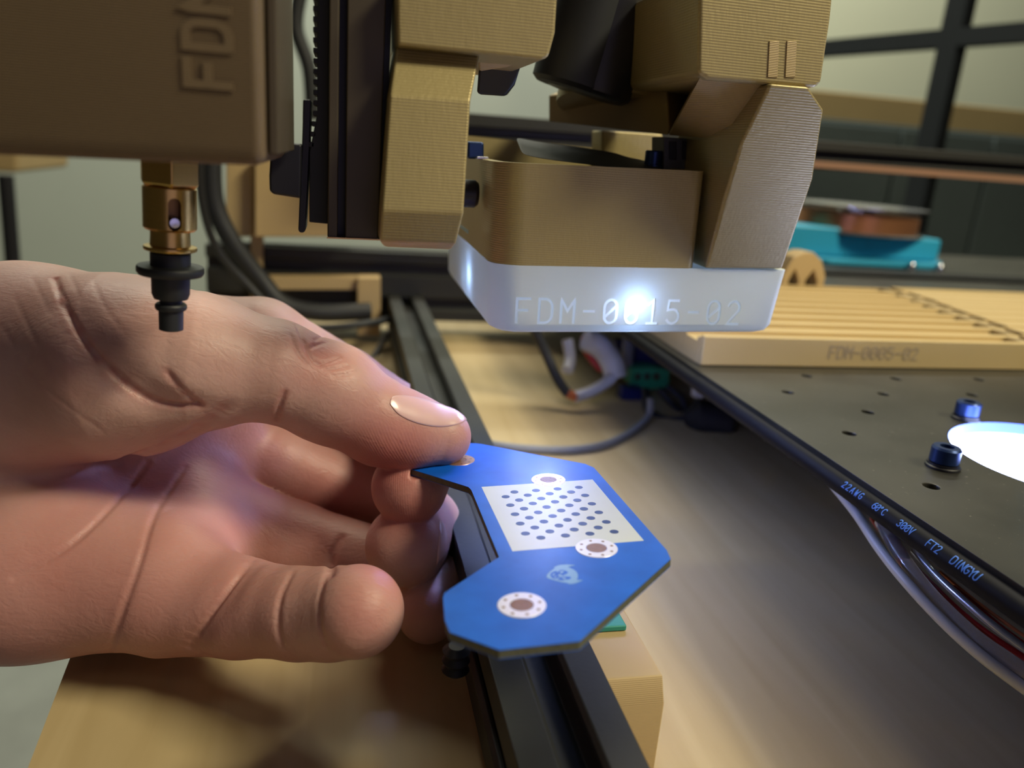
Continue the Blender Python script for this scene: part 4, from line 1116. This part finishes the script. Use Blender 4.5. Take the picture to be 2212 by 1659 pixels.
# redness of the skin: fingertips, knuckle and creases are pigment; the finger hollow's red is scattered light painted in
red = np.zeros(len(V2)); 
for (px, py, d0, rr0, w0) in [(893, 1085, 198, 12, .9), (884, 1190, 164, 13, .8), (925, 1340, 186, 11, .8), (800, 1318, 146, 13, .75), (690, 770, 178, 8, .6), (830, 985, 188, 15, .9), (960, 970, 196, 12, .45), (860, 925, 186, 7, .45), (620, 1320, 172, 9, .4), (700, 1060, 225, 15, .55), (650, 1180, 212, 12, .5), (560, 1000, 214, 16, .45)]:
    dd_ = np.linalg.norm(V2-C3(px, py, d0), axis=1); red = np.maximum(red, w0*np.exp(-(dd_/rr0)**2))
for pts, r, dep in grooves:
    for a in pts[::2]:
        near = np.abs(V2-a).max(1) < 3
        dd_ = np.linalg.norm(V2[near]-a, axis=1); red[near] = np.maximum(red[near], .5*min(1, dep)*np.exp(-(dd_/1.3)**2))
palmw = np.clip((V2[:, 1]-14)/22, 0, 1)*np.clip((-32-V2[:, 0])/30, 0, 1)
red = np.maximum(red, .42*palmw)
Wv = cam2world(V2*HS)
hand_loc = Vector(cam2world(np.array([C3(300, 1050, 205)*HS]))[0])
me = bpy.data.meshes.new('hand'); me.from_pydata([tuple(v) for v in (Wv-np.array(hand_loc))*MM], [], [tuple(q) for q in Q2.tolist()])
at_ = me.attributes.new('redness', 'FLOAT', 'POINT'); at_.data.foreach_set('value', red.astype(np.float32))
me.update(); me.validate()
bm = bmesh.new(); bm.from_mesh(me); bmesh.ops.recalc_face_normals(bm, faces=bm.faces)
hole = [e_ for e_ in bm.edges if e_.is_boundary]
if hole: bmesh.ops.holes_fill(bm, edges=hole)
bm.to_mesh(me); bm.free()
me.shade_smooth()
hand = bpy.data.objects.new('hand', me); COL.objects.link(hand); hand.location = hand_loc*MM
zc = Wv[(Wv[:, 0] > -54)]; print('hand lowest over table', zc[:, 2].min(), zc[zc[:, 2].argmin()])
tag(hand, 'bare left hand reaching in from the left, pinching the blue board between thumb and fingertips', 'hand')
def skin():
    t = NT('skin'); b = t.b
    tc = t.n('ShaderNodeTexCoord'); at2 = t.n('ShaderNodeAttribute', attribute_name='redness')
    n1 = t.n('ShaderNodeTexNoise', i_Scale=70., i_Detail=4.); t.l(tc.outputs['Object'], n1.inputs[0])
    c1 = t.n('ShaderNodeValToRGB'); e = c1.color_ramp.elements
    e[0].position = .32; e[0].color = (.49, .285, .25, 1); e[1].position = .68; e[1].color = (.58, .37, .335, 1)
    t.l(n1.outputs[0], c1.inputs[0])
    mx = t.n('ShaderNodeMix', data_type='RGBA'); mx.inputs[7].default_value = (.45, .125, .11, 1)
    t.l(at2.outputs['Fac'], mx.inputs[0]); t.l(c1.outputs[0], mx.inputs[6])
    t.l(mx.outputs[2], b.inputs['Base Color'])
    b.inputs['Roughness'].default_value = .46; b.inputs['Specular IOR Level'].default_value = .42
    b.inputs['Subsurface Weight'].default_value = .35; b.inputs['Subsurface Radius'].default_value = (.0032, .0011, .0006)
    b.inputs['Subsurface Scale'].default_value = 1.0
    # fine skin relief: cells and soft wrinkles
    vo = t.n('ShaderNodeTexVoronoi', i_Scale=950., feature='DISTANCE_TO_EDGE'); t.l(tc.outputs['Object'], vo.inputs['Vector'])
    b1 = t.n('ShaderNodeBump', i_Strength=.13, i_Distance=.00022); t.l(vo.outputs[0], b1.inputs['Height'])
    mp = t.n('ShaderNodeMapping'); mp.inputs['Rotation'].default_value = (.3, .5, .7); mp.inputs['Scale'].default_value = (1, 3.2, 1.4)
    t.l(tc.outputs['Object'], mp.inputs[0])
    n2 = t.n('ShaderNodeTexNoise', i_Scale=330., i_Detail=6., i_Distortion=1.2); t.l(mp.outputs[0], n2.inputs[0])
    b2 = t.n('ShaderNodeBump', i_Strength=.34, i_Distance=.0004); t.l(n2.outputs[0], b2.inputs['Height']); t.l(b1.outputs[0], b2.inputs['Normal'])
    # fingerprint ridges where the skin is finger pad
    wv = t.n('ShaderNodeTexWave', wave_type='RINGS', rings_direction='SPHERICAL', i_Scale=620., i_Distortion=2.5, i_Detail=1.)
    wv.inputs['Detail Scale'].default_value = .25
    t.l(tc.outputs['Object'], wv.inputs['Vector'])
    mr = t.n('ShaderNodeMapRange', i_3=0., i_4=.22); mr.inputs[1].default_value = .42; mr.inputs[2].default_value = .8
    t.l(at2.outputs['Fac'], mr.inputs[0])
    b3 = t.n('ShaderNodeBump', i_Distance=.00012); t.l(mr.outputs[0], b3.inputs['Strength']); t.l(wv.outputs[1], b3.inputs['Height'])
    t.l(b2.outputs[0], b3.inputs['Normal']); t.l(b3.outputs[0], b.inputs['Normal'])
    return t.m
me.materials.append(skin())
# thumb nail
def nail(top, bot, nm, m, lift=.12, label=None):
    U, Vn = 26, 12
    tp_ = smooth2(top); bt = smooth2(bot)
    def samp(p, u): x = u*(len(p)-1); i = min(int(x), len(p)-2); f_ = x-i; return (p[i][0]*(1-f_)+p[i+1][0]*f_, p[i][1]*(1-f_)+p[i+1][1]*f_)
    pts = []
    for i in range(U+1):
        a, b = samp(tp_, i/U), samp(bt, i/U)
        for j in range(Vn+1): pts.append((a[0]+(b[0]-a[0])*j/Vn, a[1]+(b[1]-a[1])*j/Vn))
    H = cast(pts, base_field); s = base_field(H); g = grad(base_field, H); H = H-g*s[:, None]
    ed = np.array([min(1, 4*min(j/Vn, 1-j/Vn)+.15, 5*(i/U)+.0) for i in range(U+1) for j in range(Vn+1)])
    H = H+g*(lift*ed)[:, None]
    W3 = cam2world(H*HS); bm = B(); vs = [bm.verts.new(p) for p in W3]
    for i in range(U):
        for j in range(Vn): bm.faces.new([vs[i*(Vn+1)+j], vs[(i+1)*(Vn+1)+j], vs[(i+1)*(Vn+1)+j+1], vs[i*(Vn+1)+j+1]])
    bmesh.ops.remove_doubles(bm, verts=bm.verts, dist=.02)
    o = obj(nm, bm, m, hand, sharp=180)
    so = o.modifiers.new('s', 'SOLIDIFY'); so.thickness = .00022; so.offset = 0
    if label: o['label'] = label
    return o
M['nail'] = mat('nail', (.66, .42, .42), .33, 0, .04, 200, coat=.25, sss=.2)
nail([(843, 868), (850, 856), (880, 855), (930, 866), (980, 882), (1008, 900)], [(842, 872), (862, 896), (900, 914), (945, 922), (985, 918), (1009, 906)], 'thumb_nail', M['nail'])
nail([(950, 1125), (958, 1132), (963, 1150)], [(943, 1222), (951, 1212), (960, 1200)], 'middle_finger_nail', M['nail'], lift=.3)
